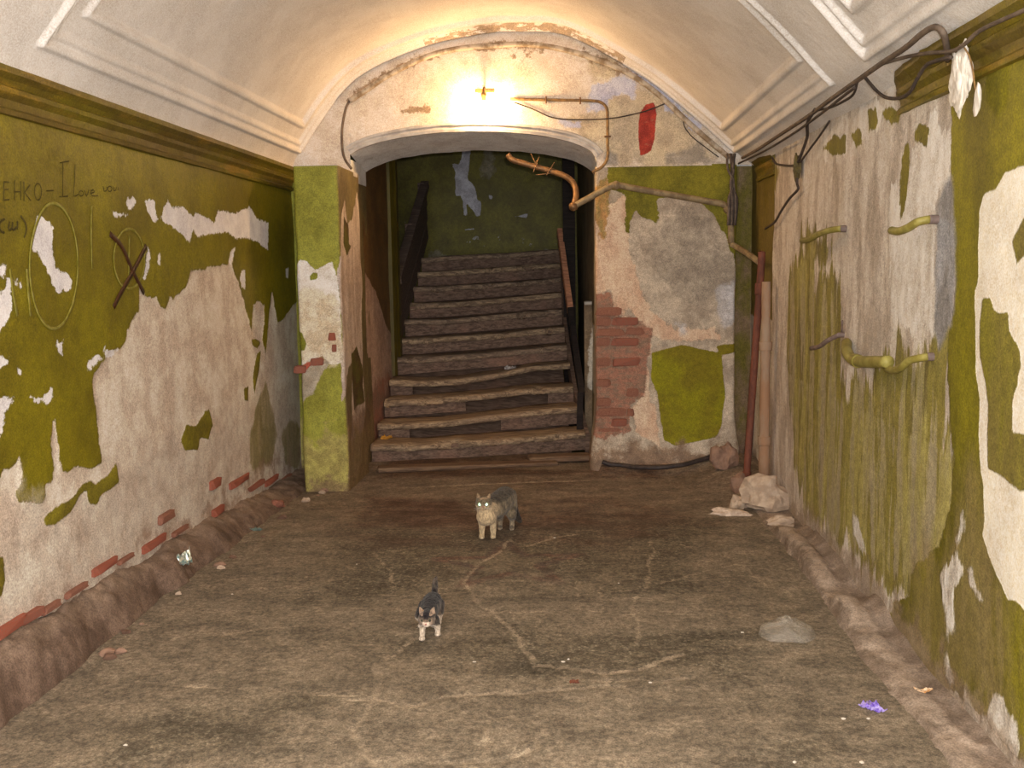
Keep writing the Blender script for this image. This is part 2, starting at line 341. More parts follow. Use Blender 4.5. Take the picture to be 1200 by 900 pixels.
# ------------------------------------------------------------------ floor
def fl(*p): return [tuple(onG(x, y)[:2]) for x, y in p]
def f4(*p): return fl(*S3(p, 400, 500, 3.))
def f7(*p): return fl(*S3(p, 400, 700, 3.))
cracks = [(f4((600, 400), (540, 455), (470, 490), (445, 540), (480, 610), (530, 650), (600, 700), (640, 780), (670, 830)), .012), (f4((530, 645), (700, 645), (1000, 658), (1250, 662)), .007), (f4((0, 590), (220, 590), (460, 585)), .006),
    (f4((600, 400), (660, 420), (750, 390), (830, 380)), .010), (f4((1090, 400), (1090, 560), (1030, 640), (1050, 700), (1030, 760)), .009), (f4((120, 440), (150, 480), (180, 540), (195, 580)), .008), (f4((255, 735), (190, 790), (120, 830), (120, 870)), .009),
    (f7((0, 370), (110, 365), (250, 375), (420, 350), (640, 335), (900, 320), (1000, 325)), .014), (f7((670, 240), (850, 260), (930, 270), (1060, 250), (1200, 205)), .016), (f7((900, 300), (1050, 290), (1100, 300), (1250, 285)), .012), (f7((120, 230), (115, 300), (90, 380), (60, 470), (90, 560), (140, 620)), .016),
    (f7((520, 425), (525, 480), (510, 560), (505, 620)), .008), (f7((720, 470), (690, 530), (640, 555), (530, 580), (420, 580), (300, 590)), .014), (f7((350, 380), (430, 410), (520, 430), (620, 420), (700, 450), (720, 470)), .007), (f7((930, 270), (930, 320), (1000, 380), (1060, 410)), .008),
    (fl((475, 572), (560, 567), (690, 563)), .02), (fl((160, 800), (300, 806), (420, 818)), .010), (fl((130, 760), (260, 742), (400, 730)), .008), (fl((800, 640), (860, 655), (900, 690)), .007), (fl((640, 700), (760, 690), (880, 655)), .006)]
star = []
for k in range(5):
    a0 = math.pi/2+.1+k*2*math.pi/5
    p = [(-.36+.42*math.cos(a0), 5.15+.42*math.sin(a0)), (-.36+.17*math.cos(a0+math.pi/5), 5.15+.17*math.sin(a0+math.pi/5)), (-.36+.42*math.cos(a0+2*math.pi/5), 5.15+.42*math.sin(a0+2*math.pi/5))]
    star.append((p, .035))
xs = np.arange(-2.2, 1.42, .018); ys = np.concatenate([np.arange(-4.0, 2.4, .06), np.arange(2.4, 8.3, .018)])
X, Y = np.meshgrid(xs, ys, indexing='ij'); Xf, Yf = X.ravel(), Y.ravel(); P = np.stack([Xf, Yf, Xf*0], 1)
dust = np.clip(.55*fbm(P*np.array([.5, 1.2, 1]), 1.3, 4, 11)+.0, -.2, .2)
dust = np.maximum(dust, np.clip(sdf(Xf, Yf, [fl((380, 800), (520, 812), (640, 812), (760, 805), (900, 780), (980, 790), (980, 830), (760, 822), (620, 830), (400, 830))]), -.2, .2))
dust = np.maximum(dust, np.clip((np.abs(Xf+.35)-1.05)*.6+.2*fbm(P, 1.5, 3, 4), -.2, .12))
crk = ldist(Xf+.05*fbm(P, 5., 4, 71), Yf+.05*fbm(P, 5., 4, 72), [(p_, w_*.9) for p_, w_ in cracks])
P[:, 2] = .012*fbm(P, 1.2, 4, 7)-.004*np.clip(crk/.01, 0, 1)
P[:, 2] += .10*np.exp(-((Xf-1.25)/.28)**2-((Yf-7.4)/.45)**2) + .05*np.exp(-((Yf-7.6)/.15)**2)*(Xf > .2)
t = NT('worn_floor')
sp = t.n('ShaderNodeTexVoronoi'); t.put(sp.inputs['Vector'], t.co); sp.inputs['Scale'].default_value = 62.; sp.inputs['Randomness'].default_value = 1.
chip = t.mix(t.step(sp.outputs['Distance'], .2, .62), lin((142, 130, 110)), lin((94, 84, 68)))
chip = t.mix(t.step(t.noise(55., None, 3., .6), .40, .60), chip, lin((106, 93, 76)))
chip = t.mix(t.step(t.noise(34., None, 4., .65), .50, .58), chip, lin((80, 70, 56)))
base = t.mix(t.math('MULTIPLY', t.step(t.noise(2.6, None, 6., .7), .40, .66), .6), chip, lin((130, 114, 94)))
far = t.step(t.math('ADD', t.attr('farsoil'), t.math('MULTIPLY', t.math('SUBTRACT', t.noise(2.2, (1, 2., 1), 5.), .5), .5)), -.12, .2)
base = t.mix(far, base, t.mottle((104, 78, 62), (84, 62, 50), 5., (1, 2.4, 1)))
base = t.mix(t.math('MULTIPLY', t.step(t.math('ADD', t.attr('star'), t.math('MULTIPLY', t.math('SUBTRACT', t.noise(14.), .5), .06)), -.01, .02), .6), base, t.mottle((112, 74, 62), (80, 66, 62), 9.))
base = t.mix(t.math('MULTIPLY', t.step(t.math('ADD', t.attr('dust'), t.math('MULTIPLY', t.math('SUBTRACT', t.noise(9., None, 6., .7), .5), .35)), -.05, .16), .7), base, t.mottle((152, 135, 114), (126, 110, 92), 22.))
cr = t.step(t.math('ADD', t.attr('crack'), t.math('MULTIPLY', t.math('SUBTRACT', t.noise(30., None, 5., .75), .5), .07)), -.006, .006)
base = t.mix(t.math('MULTIPLY', cr, .8), base, t.mottle((172, 152, 128), (148, 130, 108), 20.))
base = t.mix(.45, base, t.mix(t.step(t.noise(3.2, (1, 1.6, 1), 6., .7), .36, .64), (.28, .28, .28, 1), (.78, .78, .78, 1)), 'OVERLAY')
base = t.mix(.4, base, t.mix(t.step(t.noise(11., None, 5., .7), .36, .64), (.28, .28, .28, 1), (.78, .78, .78, 1)), 'OVERLAY')
med = t.noise(40., None, 5., .75)
base = t.mix(.52, base, t.mix(t.step(med, .34, .66), (.2, .2, .2, 1), (.95, .95, .95, 1)), 'OVERLAY')
fine = t.noise(170., None, 2., .7)
base = t.mix(.45, base, t.mix(t.step(fine, .3, .7), (.22, .22, .22, 1), (1, 1, 1, 1)), 'OVERLAY')
base = t.mix(1., base, lin((218, 221, 224)), 'MULTIPLY')
m_floor = t.fin(base, .8, t.math('ADD', t.noise(70., None, 4., .7), t.math('MULTIPLY', cr, -.4)), .35, .006)
floor = tag(mesh('floor', P, gridf(len(xs), len(ys)), m_floor, attrs=dict(crack=crk, dust=dust, star=ldist(Xf, Yf, star), farsoil=np.clip((Yf-5.7)*.25-.25*np.clip(np.abs(Xf+.6)-1.0, 0, 1), -.3, .3))), kind='structure')

# ------------------------------------------------------------------ vault
prof_px = [(350, 167), (410, 97), (487, 55), (567, 38), (610, 36), (667, 42), (757, 90), (817, 137), (858, 175)]
pp = [onE(*q)[[0, 2]] for q in prof_px]
pp = [np.array([XL+.02, 2.36]), np.array([-2.09, 2.50])]+pp[1:]+[np.array([XR-.0, 2.34])]
prof = catmull([np.array([a[0], 0, a[1]]) for a in pp], 12)[:, [0, 2]]
for _ in range(3): prof[1:-1] = .25*prof[:-2]+.5*prof[1:-1]+.25*prof[2:]
def vz(x): return np.interp(x, prof[:, 0], prof[:, 1])
sl = np.concatenate([[0], np.cumsum(np.hypot(*np.diff(prof, axis=0).T))]); Ls = sl[-1]
S = np.arange(0, Ls+.009, .0095); S = S*Ls/S[-1]
px_ = np.interp(S, sl, prof[:, 0]); pz_ = np.interp(S, sl, prof[:, 1])
tx, tz = np.gradient(px_), np.gradient(pz_); nl = np.hypot(tx, tz); nx, nz = tz/nl, -tx/nl   # inward (down)
tv = np.concatenate([np.linspace(-4.0, 2.2, 60), np.linspace(2.22, 7.2, 500)])
sL = np.interp(2.45, prof[:20, 1], sl[:20]); sR = Ls-np.interp(2.45, prof[::-1][:20, 1], sl[:20])
sL, sR = .14, Ls-.16
Sg, Tg = np.meshgrid(S, tv, indexing='ij'); PX = px_[:, None]+0*Tg; YE = eyw(PX)+.02
Yg = np.where(Tg < 2.2, Tg, 2.2+(Tg-2.2)*(YE-2.2)/5.0)
rib = 3.86+.30*(PX+2.1)
def relief(d):
    r = np.zeros_like(d)
    def bead(c, w, h): return h*np.sqrt(np.clip(1-((d-c)/w)**2, 0, 1))
    r += bead(.020, .018, .020)+bead(.070, .013, .012)+bead(.205, .020, .018)
    r += -.012*np.clip((d-.040)/.006, 0, 1)-.012*np.clip((d-.088)/.006, 0, 1)-.018*np.clip((d-.228)/.008, 0, 1)
    return np.where(d > 0, r, 0)
d1 = np.minimum(np.minimum(Sg-sL, sR-Sg), np.minimum(Yg-rib, YE-.03-Yg))
d2 = np.minimum(np.minimum(Sg-sL, sR-Sg), (rib-.52)-Yg)
rel = relief(d1)+relief(d2)
Pv = np.stack([PX, Yg, pz_[:, None]+0*Tg], 2).reshape(-1, 3)
lump = .016*fbm(Pv, 1.6, 4, 21); NN = np.stack([nx[:, None]+0*Tg, 0*Tg, nz[:, None]+0*Tg], 2).reshape(-1, 3)
Pv = Pv+NN*(rel.ravel()+lump)[:, None]
dirt = np.where((YE-Yg < .20) & (np.abs(PX+.35) < .75), .05-np.abs(YE-Yg-.09)*1.2-.05*np.clip(np.abs(PX+.35)-.35, 0, 1), -.2).ravel()
m_vault = layered('vault_limewash', ((228, 220, 213), (213, 204, 196), 2.5, None), [
    dict(a='dirt', c=((122, 96, 62), (150, 122, 86), 20., None), amp=.16, ns=10., st=(1, 3, 1), e=.01, op=.75)], rough=.9, bumpscale=22., med=.07)
ceiling = tag(mesh('ceiling', Pv, gridf(len(S), len(tv), True), m_vault, attrs=dict(dirt=dirt)), kind='structure')

# ------------------------------------------------------------------ cornices
def cornice_prof(): return [(0, 0), (.022, .004), (.026, .022), (.016, .032), (.020, .060), (.042, .082), (.046, .100), (.036, .108), (.05, .128), (.075, .146), (.078, .170), (0, .172)]
m_corn = layered('cornice_paint', ((104, 92, 22), (88, 72, 26), 3., (1, .4, 2)), [], rough=.5, grime=((132, 104, 34), .52, .7, 3., (1, .5, 4)))
yc = np.arange(-4.0, 7.62, .05)
trim = sweep('trim_1', np.stack([yc*0+XL-.005, yc, yc*0+2.207], 1), (1, 0, 0), (0, 0, 1), cornice_prof(), m_corn, noise=.006); tag(recalc(trim), kind='structure')
def rag(y0, y1):
    return np.arange(y0, y1, .05)
yc = rag(-4.0, 4.36)
tpf = np.clip((4.45-yc)/.35, .25, 1)*(1+.5*fbm(np.stack([yc, yc*0, yc*0], 1), 7, 3)*(yc > 3.8))
trim = sweep('trim_2', np.stack([yc*0+XR+.005, yc, yc*0+2.207], 1), np.stack([-tpf, yc*0, yc*0], 1), (0, 0, 1), cornice_prof(), m_corn, noise=.008); tag(recalc(trim), kind='structure')
yc = rag(6.97, 7.66)
trim = sweep('trim_3', np.stack([yc*0+XR+.03, yc, yc*0+2.207], 1), (-1, 0, 0), (0, 0, 1), [(a*.8, b) for a, b in cornice_prof()], m_corn, noise=.006); tag(recalc(trim), kind='structure')

# ------------------------------------------------------------------ end wall: tympanum over the arch
AX0, AX1, AZ0, AZ1 = -1.70, .19, 2.395, 2.635
def archz(x):
    c = (AX0+AX1)/2-.03; w = (AX1-AX0)/2+.03
    return AZ0+(AZ1-AZ0)*np.sqrt(np.clip(1-(np.abs(x-c)/w)**2.1, 0, 1))
def z3(*p): return S3(p, 600, 0, 3.)
def z2(*p): return S3(p, 300, 0, 3.)
TY_blue = [z3((280, 300), (340, 290), (370, 260), (440, 290), (430, 340), (350, 330), (330, 390), (270, 390), (275, 330)), z3((170, 418), (240, 428), (240, 450), (180, 448)), z3((600, 390), (670, 440), (660, 470), (620, 450)), z3((420, 235), (560, 330), (600, 370), (590, 385), (530, 345), (430, 270)), z3((535, 360), (565, 350), (560, 395), (540, 390))]
TY_red = [z3((470, 368), (500, 360), (508, 400), (500, 490), (490, 530), (450, 550), (444, 470), (447, 400))]
TY_beige = [z3((260, 400), (350, 340), (450, 300), (560, 350), (650, 470), (740, 540), (750, 590), (350, 590), (250, 470), (150, 420)), z3((250, 210), (330, 200), (360, 260), (290, 280))]
TY_grey = [z3((630, 510), (660, 500), (680, 530), (675, 570), (620, 575)), z3((330, 530), (370, 540), (370, 580), (330, 575)), z3((540, 545), (630, 520), (700, 560), (740, 575), (540, 582))]
TY_dirt = [([tuple(onE(*p)[[0, 2]]) for p in z2((330, 345), (450, 265), (580, 205), (640, 195))], .02), ([tuple(onE(*p)[[0, 2]]) for p in z2((780, 170), (850, 160), (930, 160), (1000, 165))], .022), ([tuple(onE(*p)[[0, 2]]) for p in z3((250, 185), (310, 215), (360, 235), (430, 270))], .025), ([tuple(onE(*p)[[0, 2]]) for p in z2((525, 390), (600, 385))], .02), ([tuple(onE(*p)[[0, 2]]) for p in z2((910, 195), (930, 165), (960, 200))], .008),
    ([tuple(onE(*p)[[0, 2]]) for p in z2((790, 320), (810, 330))], .03)]
xs = np.concatenate([np.arange(XL-.02, AX0, .017), [AX0-.0005], np.linspace(AX0, AX1, 110), [AX1+.0005], np.arange(AX1+.017, XR+.05, .017)])
V = []; nv = 62
for x in xs:
    lo = archz(x) if AX0 <= x <= AX1 else 2.345
    hi = vz(min(max(x, XL+.02), XR))+.035
    for v in np.linspace(0, 1, nv): V.append((x, eyw(x), lo+(max(hi, lo+.02)-lo)*v))
P = np.array(V); U_, V_ = P[:, 0].copy(), P[:, 2].copy()
fx = lambda polys: [[tuple(onE(*p)[[0, 2]]) for p in q] for q in polys]
P[:, 1] += .012*fbm(P, 2.2, 4, 31)
m_tymp = layered('tympanum_limewash', ((222, 208, 192), (202, 184, 166), 4., None), [
    dict(a='beige', c=((190, 172, 140), (160, 142, 116), 6., None), amp=.22, ns=5., e=.05, op=.8),
    dict(a='grey', c=((150, 140, 130), (130, 122, 112), 8., None), amp=.04, ns=9., e=.02, op=.8),
    dict(a='blue', c=((186, 188, 208), (168, 170, 196), 12., None), amp=.06, ns=14., e=.012, op=.8),
    dict(a='red', c=((164, 62, 48), (138, 50, 42), 14., None), amp=.012, ns=26., e=.004),
    dict(a='dirt', c=((108, 82, 54), (140, 112, 80), 22., None), amp=.09, ns=18., e=.012, op=.8)], rough=.9, bumpscale=26., med=.16, grime=((168, 146, 118), .60, .82, 5., (1, 1, 2.5)))
wall_end = tag(mesh('wall_end', P, gridf(len(xs), nv), m_tymp, attrs=dict(beige=sdf(U_, V_, fx(TY_beige)), grey=sdf(U_, V_, fx(TY_grey)), blue=sdf(U_, V_, fx(TY_blue)), red=sdf(U_, V_, fx(TY_red)), dirt=ldist(U_, V_, TY_dirt))), kind='structure')
# soffit of the arch
m_soff = layered('soffit_plaster', ((222, 218, 212), (204, 198, 192), 5., None), [], rough=.9, grime=((168, 160, 150), .58, .78, 7., None))
ax = np.linspace(AX0, AX1, 90); dep = np.linspace(0, .55, 14)
V = np.array([(x, eyw(x)+d, archz(x)-.15*d) for x in ax for d in dep]); V[:, 2] += .012*fbm(V, 5, 4, 3)*(V[:, 1] > 0)
mesh('arch_soffit', V, gridf(len(ax), len(dep)), m_soff, wall_end)
# archivolt moulding
m_mould = simple('moulding_limewash', (198, 192, 186), (172, 164, 158), 9., .85)
pa = np.array([(x, eyw(x), archz(x)) for x in np.linspace(AX0+.005, AX1-.005, 70)]); Tn = np.gradient(pa, axis=0); Tn /= np.linalg.norm(Tn, axis=1)[:, None]
fwd = np.array([ESL, -1, 0])/math.hypot(1, ESL); rad = np.cross(Tn, fwd); rad /= np.linalg.norm(rad, axis=1)[:, None]; rad = np.where(rad[:, 2:3] < 0, -rad, rad)
recalc(sweep('archivolt', pa, rad, fwd, [(-.004, -.02), (-.004, .016), (.018, .022), (.026, .014), (.034, .014), (.045, .028), (.06, .028), (.066, .012), (.07, -.02)], m_mould, wall_end, noise=.006))

# ------------------------------------------------------------------ pillars as wrapped sheets
def sheet(name, path, zs, mat, faces, amp=.012, parent=None, step=.015, seed=0, bulge=None, extra=None):
    """path: corner points in plan (seen from the passage left to right); rounded a little; polygons given per face"""
    path = [np.array(p, float) for p in path]; pts = []; us = []; u = 0.; starts = []
    for a, b in zip(path[:-1], path[1:]):
        L = np.linalg.norm(b-a); n = max(2, int(L/step)); starts.append((u, a, (b-a)/L))
        for k in range(n): pts.append(a+(b-a)*k/n); us.append(u+L*k/n)
        u += L
    pts.append(path[-1]); us.append(u); pts = np.array(pts); us = np.array(us); q = pts.copy()
    for _ in range(3): q[1:-1] = .25*q[:-2]+.5*q[1:-1]+.25*q[2:]
    T = np.gradient(q, axis=0); T /= np.linalg.norm(T, axis=1)[:, None]; N = np.stack([T[:, 1], -T[:, 0]], 1)
    U, Z = np.meshgrid(us, zs, indexing='ij'); Pq = np.stack([q[:, 0][:, None]+0*Z, q[:, 1][:, None]+0*Z, Z], 2).reshape(-1, 3)
    NN = np.repeat(N, len(zs), 0); d = amp*fbm(Pq, 4., 4, seed)
    if bulge is not None: d = d+bulge(U.ravel(), Z.ravel())
    Pq[:, :2] += NN*d[:, None]; at = {}
    for key, lst in faces.items():
        polys = []
        for fi, poly in lst:
            u0, a, dr = starts[fi]; nn = np.array([dr[1], -dr[0], 0.]); polys.append([])
            for x, y in poly:
                h = hit(x, y, (a[0], a[1], 0), nn); polys[-1].append((u0+np.dot(h[:2]-a, dr), h[2]))
        at[key] = sdf(U.ravel(), Z.ravel(), polys)
    if extra: at.update(extra(U.ravel(), Z.ravel(), Pq))
    return mesh(name, Pq, gridf(len(us), len(zs)), mat, parent, attrs=at)
def z6(*p): return S3(p, 330, 180, 4.5)
def z7(*p): return S3(p, 330, 380, 4.09)
PL_white = [(2, [(343, 309), (347, 309), (351, 304), (358, 306), (370, 316), (389, 307), (394, 322), (397, 340), (399, 360), (400, 385), (402, 425), (388, 427), (383, 424), (379, 417), (357, 426), (344, 432), (338, 380)])]
PL_beige = [(2, [(340, 345), (365, 338), (395, 345), (400, 385), (402, 425), (388, 427), (383, 424), (379, 417), (357, 426), (344, 432), (338, 380)])]
PL_grey = [(2, [(344, 432), (357, 426), (379, 420), (386, 426), (376, 440), (368, 460), (354, 470), (350, 485), (344, 480)])]
PL_isl = [(2, z6((145, 650), (165, 625), (190, 630), (188, 660), (150, 668))), (2, [(344, 387), (354, 390), (359, 402), (357, 411), (344, 412)])]
PL_red = [(2, [(344, 435), (357, 427), (378, 418), (382, 425), (365, 429), (350, 440)])]
PL_jpink = [(3, [(400, 250), (404, 236), (407, 262), (411, 258), (416, 240), (419, 225), (422, 250), (424, 330), (424, 480), (415, 420), (408, 430), (404, 480), (402, 380), (399, 330)]), (3, [(414, 420), (425, 440), (427, 480), (418, 560), (408, 560), (412, 480)])]
PL_jdark = [(3, [(412, 415), (418, 405), (424, 430), (426, 470), (415, 480)]), (3, [(403, 255), (408, 262), (409, 285), (412, 288), (407, 300), (403, 285)])]
m_pil = layered('left_pier_paint', ((140, 138, 52), (122, 118, 38), 3.5, (1, 1, .7)), [
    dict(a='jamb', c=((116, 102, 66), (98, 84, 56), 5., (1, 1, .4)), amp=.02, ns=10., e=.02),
    dict(a='jpink', c=((190, 172, 158), (162, 142, 128), 8., (1, 1, .3)), amp=.04, ns=14., st=(1, 1, .4), h=-.5),
    dict(a='jdark', c=((86, 80, 30), (80, 62, 34), 6., None), amp=.03, ns=12., e=.006),
    dict(a='white', c=((226, 216, 206), (208, 196, 184), 8., None), amp=.015, ns=26., h=-.7),
    dict(a='beige', c=((206, 192, 168), (186, 166, 138), 14., None), amp=.08, ns=9., e=.03),
    dict(a='grey', c=((164, 152, 134), (142, 128, 108), 9., None), amp=.03, ns=12., e=.008),
    dict(a='red', c=((168, 84, 62), (140, 66, 52), 12., None), amp=.03, ns=16., e=.006, h=-.6),
    dict(a='isl', c=((118, 118, 34), (110, 106, 30), 8., None), amp=.01, ns=26., h=.5),
    dict(a='low', c=((164, 152, 84), (138, 124, 72), 12., None), amp=.35, ns=6., e=.05, op=.85),
    dict(a='soil', c=((126, 98, 74), (108, 84, 64), 7., None), amp=.25, ns=7., e=.05, op=.75)], rough=.7)
zp = np.arange(-.03, 2.33, .015)
PX0, PX1, PY0 = -1.955, -1.635, 6.9
path = [(-2.2, 7.62), (PX0, 7.62), (PX0, PY0), (PX1, PY0), (PX1-.005, 7.62), (AX0, 7.66), (AX0, 8.14)]
L0 = .72+2.2+PX0; L1 = L0+PX1-PX0
sheet('pillar', path, zp, m_pil, dict(white=PL_white, beige=[(f, p) for f, p in PL_beige], grey=PL_grey, isl=PL_isl, red=PL_red, jpink=PL_jpink, jdark=PL_jdark), parent=wall_end, seed=41,
      bulge=lambda U, Z: .012*np.exp(-((Z-.25)/.25)**2),
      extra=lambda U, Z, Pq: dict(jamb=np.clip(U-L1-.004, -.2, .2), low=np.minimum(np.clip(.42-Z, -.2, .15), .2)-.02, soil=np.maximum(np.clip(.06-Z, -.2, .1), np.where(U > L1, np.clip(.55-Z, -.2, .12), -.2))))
V, Fc = box_vf(((PX0+PX1)/2, (PY0+.015+7.62)/2, 2.315), (PX1-PX0-.01, 7.62-PY0-.03, .03)); mesh('pillar_cap', np.array(V), Fc, m_mould, wall_end, False)

# right pier
RP_green = [(1, [(712, 190), (880, 190), (880, 335), (866, 318), (860, 300), (855, 290), (848, 272), (833, 247), (813, 233), (787, 231), (768, 234), (773, 247), (770, 262), (753, 255), (745, 247), (738, 262), (736, 278), (733, 270), (733, 227), (720, 222), (712, 222)])]
RP_square = [(1, [(764, 413), (800, 404), (845, 414), (850, 460), (845, 500), (838, 512), (790, 522), (778, 515), (774, 490), (770, 460), (763, 445)]), (1, [(838, 405), (868, 402), (866, 412), (845, 416)])]
RP_pink = [(1, [(690, 250), (735, 228), (737, 290), (755, 350), (764, 365), (790, 385), (835, 385), (845, 398), (790, 400), (765, 395), (760, 430), (762, 470), (777, 530), (768, 520), (757, 480), (755, 455), (760, 415), (762, 395), (745, 375), (735, 352), (732, 372), (722, 370), (715, 340), (700, 345), (690, 345)]), (1, [(740, 480), (755, 462), (770, 480), (772, 520), (745, 505)])]
RP_brick = [(1, [(690, 345), (715, 344), (722, 372), (735, 370), (745, 375), (763, 385), (763, 412), (757, 430), (755, 460), (740, 475), (738, 502), (722, 512), (690, 512)])]
RP_dark = [(1, [(770, 262), (800, 250), (830, 262), (850, 300), (862, 330), (850, 345), (800, 350), (775, 330), (768, 300)])]
RP_blue = [(1, [(840, 338), (862, 328), (866, 372), (850, 386), (842, 372)]), (1, [(792, 380), (802, 378), (805, 390), (798, 392)])]
RP_orange = [(1, [(694, 222), (712, 206), (716, 226), (712, 262), (706, 290), (698, 262)])]
m_pier = layered('right_pier_render', ((182, 166, 146), (152, 136, 118), 5., None), [
    dict(a='dark', c=((160, 146, 128), (132, 120, 106), 7., None), amp=.2, ns=5., e=.05, op=.8),
    dict(a='pink', c=((206, 178, 152), (188, 154, 128), 9., (1, 1, .5)), amp=.05, ns=13., e=.008, h=.5),
    dict(a='brick', c=((150, 104, 84), (128, 102, 84), 16., (1, 1, 2.2)), amp=.06, ns=11., e=.012, h=-.8),
    dict(a='blue', c=((188, 184, 186), (168, 162, 160), 12., None), amp=.06, ns=12., e=.02, op=.8),
    dict(a='orange', c=((168, 118, 50), (120, 104, 36), 14., (1, 1, .5)), amp=.06, ns=12., e=.01, op=.8),
    dict(a='green', c=((120, 112, 30), (98, 92, 24), 4., None), amp=.03, ns=16., e=.004, h=.5),
    dict(a='side', c=((104, 94, 36), (128, 104, 82), 5., (1, 1, .5)), amp=.05, ns=9., e=.01),
    dict(a='square', c=((124, 118, 12), (112, 100, 16), 4., None), amp=.012, ns=22., e=.004, h=.5),
    dict(a='soil', c=((132, 106, 84), (112, 88, 70), 8., None), amp=.35, ns=5., e=.06, op=.85)], rough=.8)
path = [(.175, 8.16), (.175, eyw(.175)), (1.25, eyw(1.25)), (1.26, 7.88), (1.46, 7.9)]
pier = sheet('pier', path, np.arange(-.03, 2.36, .015), m_pier, dict(green=RP_green, square=RP_square, pink=RP_pink, brick=RP_brick, dark=RP_dark, blue=RP_blue, orange=RP_orange), parent=wall_end, seed=43,
      bulge=lambda U, Z: .05*np.exp(-(Z/.28)**2)-.02*np.clip(1-np.abs(U-.6)/.12, 0, 1)*(Z > .3)*(Z < 1.25)*.6,
      extra=lambda U, Z, Pq: dict(soil=np.clip(.17-Z, -.2, .2), side=np.minimum(np.clip(U-.56-1.075+.02, -.2, .2), np.clip(Z-.1, -.2, .2))))

for nm, cx in (('impost', AX0-.10),):
    V, Fc = box_vf((cx, 7.61+.27, 2.36), (.21, .54, .16)); mesh(nm, np.array(V), Fc, m_soff, wall_end, False, attrs=None)

V, Fc = box_vf((1.34, 7.95, 2.42), (.30, .06, .30)); mesh('recess_back', np.array(V), Fc, m_soff, wall_end, False)

# ------------------------------------------------------------------ bricks laid bare
m_brick = [simple('brick_red', (152, 84, 66), (138, 96, 80), 22., .9, bs=.6, dist=.006), simple('brick_dusty', (150, 104, 84), (132, 84, 68), 20., .9, bs=.6, dist=.006), simple('brick_bright', (160, 80, 58), (142, 92, 76), 22., .9, bs=.5)]
def brick_mesh(seed, mat):
    random.seed(seed); V, Fc = box_vf((0, 0, 0), (1, 1, 1)); bm = bmesh.new(); vs_ = [bm.verts.new(v) for v in V]
    for f in Fc: bm.faces.new([vs_[i] for i in f])
    bmesh.ops.bevel(bm, geom=list(bm.edges), offset=.12, segments=1, affect='EDGES')
    for v in bm.verts: v.co += Vector([random.uniform(-.09, .09) for _ in range(3)])
    me = bpy.data.meshes.new('brick'); bm.to_mesh(me); bm.free(); me.materials.append(mat); return me
BM = [brick_mesh(k, m_brick[k % 3]) for k in range(6)]
def brick(c, s, which, rz, parent, tilt=0.):
    o = bpy.data.objects.new('brick', BM[which]); o.location = c; o.scale = s; o.rotation_euler = (0, tilt, rz); return link(o, parent)
rnd = random.Random(3); era = math.atan(ESL)
for k in range(13):
    z = .30+k*.079
    lim = np.interp(z, [.3, .5, .7, .95, 1.15, 1.3], [.40, .50, .52, .56, .56, .30])
    x = .175+(0 if k % 2 else -.0); first = True
    while x < lim-.03:
        L = min((.12 if (k % 2 and first) else .24), lim-x)*rnd.uniform(.9, 1.); first = False
        if rnd.random() < .80 and L > .05:
            brick((x+L/2, eyw(x+L/2)+.018-rnd.uniform(0, .012), z+rnd.uniform(-.004, .004)), (L-.014, .06, .060), (k*2+int(x*9)) % 2 + (3 if rnd.random() < .4 else 0), era, wall_end, rnd.uniform(-.015, .015))
        x += L+.004
for q, w in (((389, 395), .05), ((372, 424), .1), ((352, 433), .09), ((392, 408), .035)):
    h = onY(*q, PY0); brick((h[0], PY0+.012, h[2]), (w, .05, .055), 2 if q[1] < 400 else 0, 0, wall_end)
# course of bricks low on the left wall
redline = [(-40, 762), (0, 738), (30, 724), (62, 716), (120, 665), (180, 634), (245, 592), (255, 565), (290, 562), (322, 560)]
ybase = [(onL(*q)[1], onL(*q)[2]) for q in redline]
for q, L, hh, b in (((8, 737), .20, .055, 2), ((36, 722), .13, .05, 0), ((58, 712), .12, .035, 1), ((88, 692), .16, .03, 1), ((122, 664), .20, .045, 2), ((146, 655), .14, .025, 1), ((180, 637), .24, .05, 2), ((194, 606), .16, .06, 1), ((252, 567), .14, .07, 2), ((255, 599), .16, .06, 2), ((280, 564), .30, .055, 2), ((300, 569), .25, .05, 0), ((318, 563), .25, .05, 2), ((335, 561), .22, .045, 1), ((210, 622), .18, .03, 1)):
    h = onL(*q); brick((XL-.013, h[1], h[2]), (.06, L*1.2, hh*.75), {0: 0, 1: 1, 2: 2}[b], 0, wall_left)

# ------------------------------------------------------------------ ledges at the foot of the walls
m_soil = layered('packed_dirt', ((112, 92, 78), (88, 70, 58), 6., None), [dict(a='top', c=((128, 108, 92), (108, 90, 76), 8., None), amp=.1, ns=7., e=.05)], rough=.95, grime=((134, 84, 66), .64, .74, 7., None))
ys = np.arange(2.2, 7.5, .02); vs_ = np.linspace(0, 1, 26)
Yq, Vq = np.meshgrid(ys, vs_, indexing='ij'); Yq, Vq = Yq.ravel(), Vq.ravel()
hz = np.interp(Yq, [2.2, 3.4, 4.5, 5.8, 6.6, 7.3], [.24, .235, .18, .13, .07, .05])
wd = np.interp(Yq, [2.2, 3.4, 5., 6.0, 6.6, 7.3], [.13, .13, .15, .20, .22, .2])
nzz = fbm(np.stack([Yq, Vq*.3, Yq*0], 1), 5., 4, 51)
P = np.stack([XL-.02+(wd+.02+.05*nzz)*Vq, Yq, hz*(1-Vq**2.2)*(1+.25*nzz)-.02*(Vq == 1)+.016*fbm(np.stack([Yq, Vq*.2, Vq*0], 1), 26., 4, 5)], 1)
bl = tag(mesh('baseboard_left', P, gridf(len(ys), 26, True), m_soil, attrs=dict(top=(.5-Vq)*.2)), kind='structure')
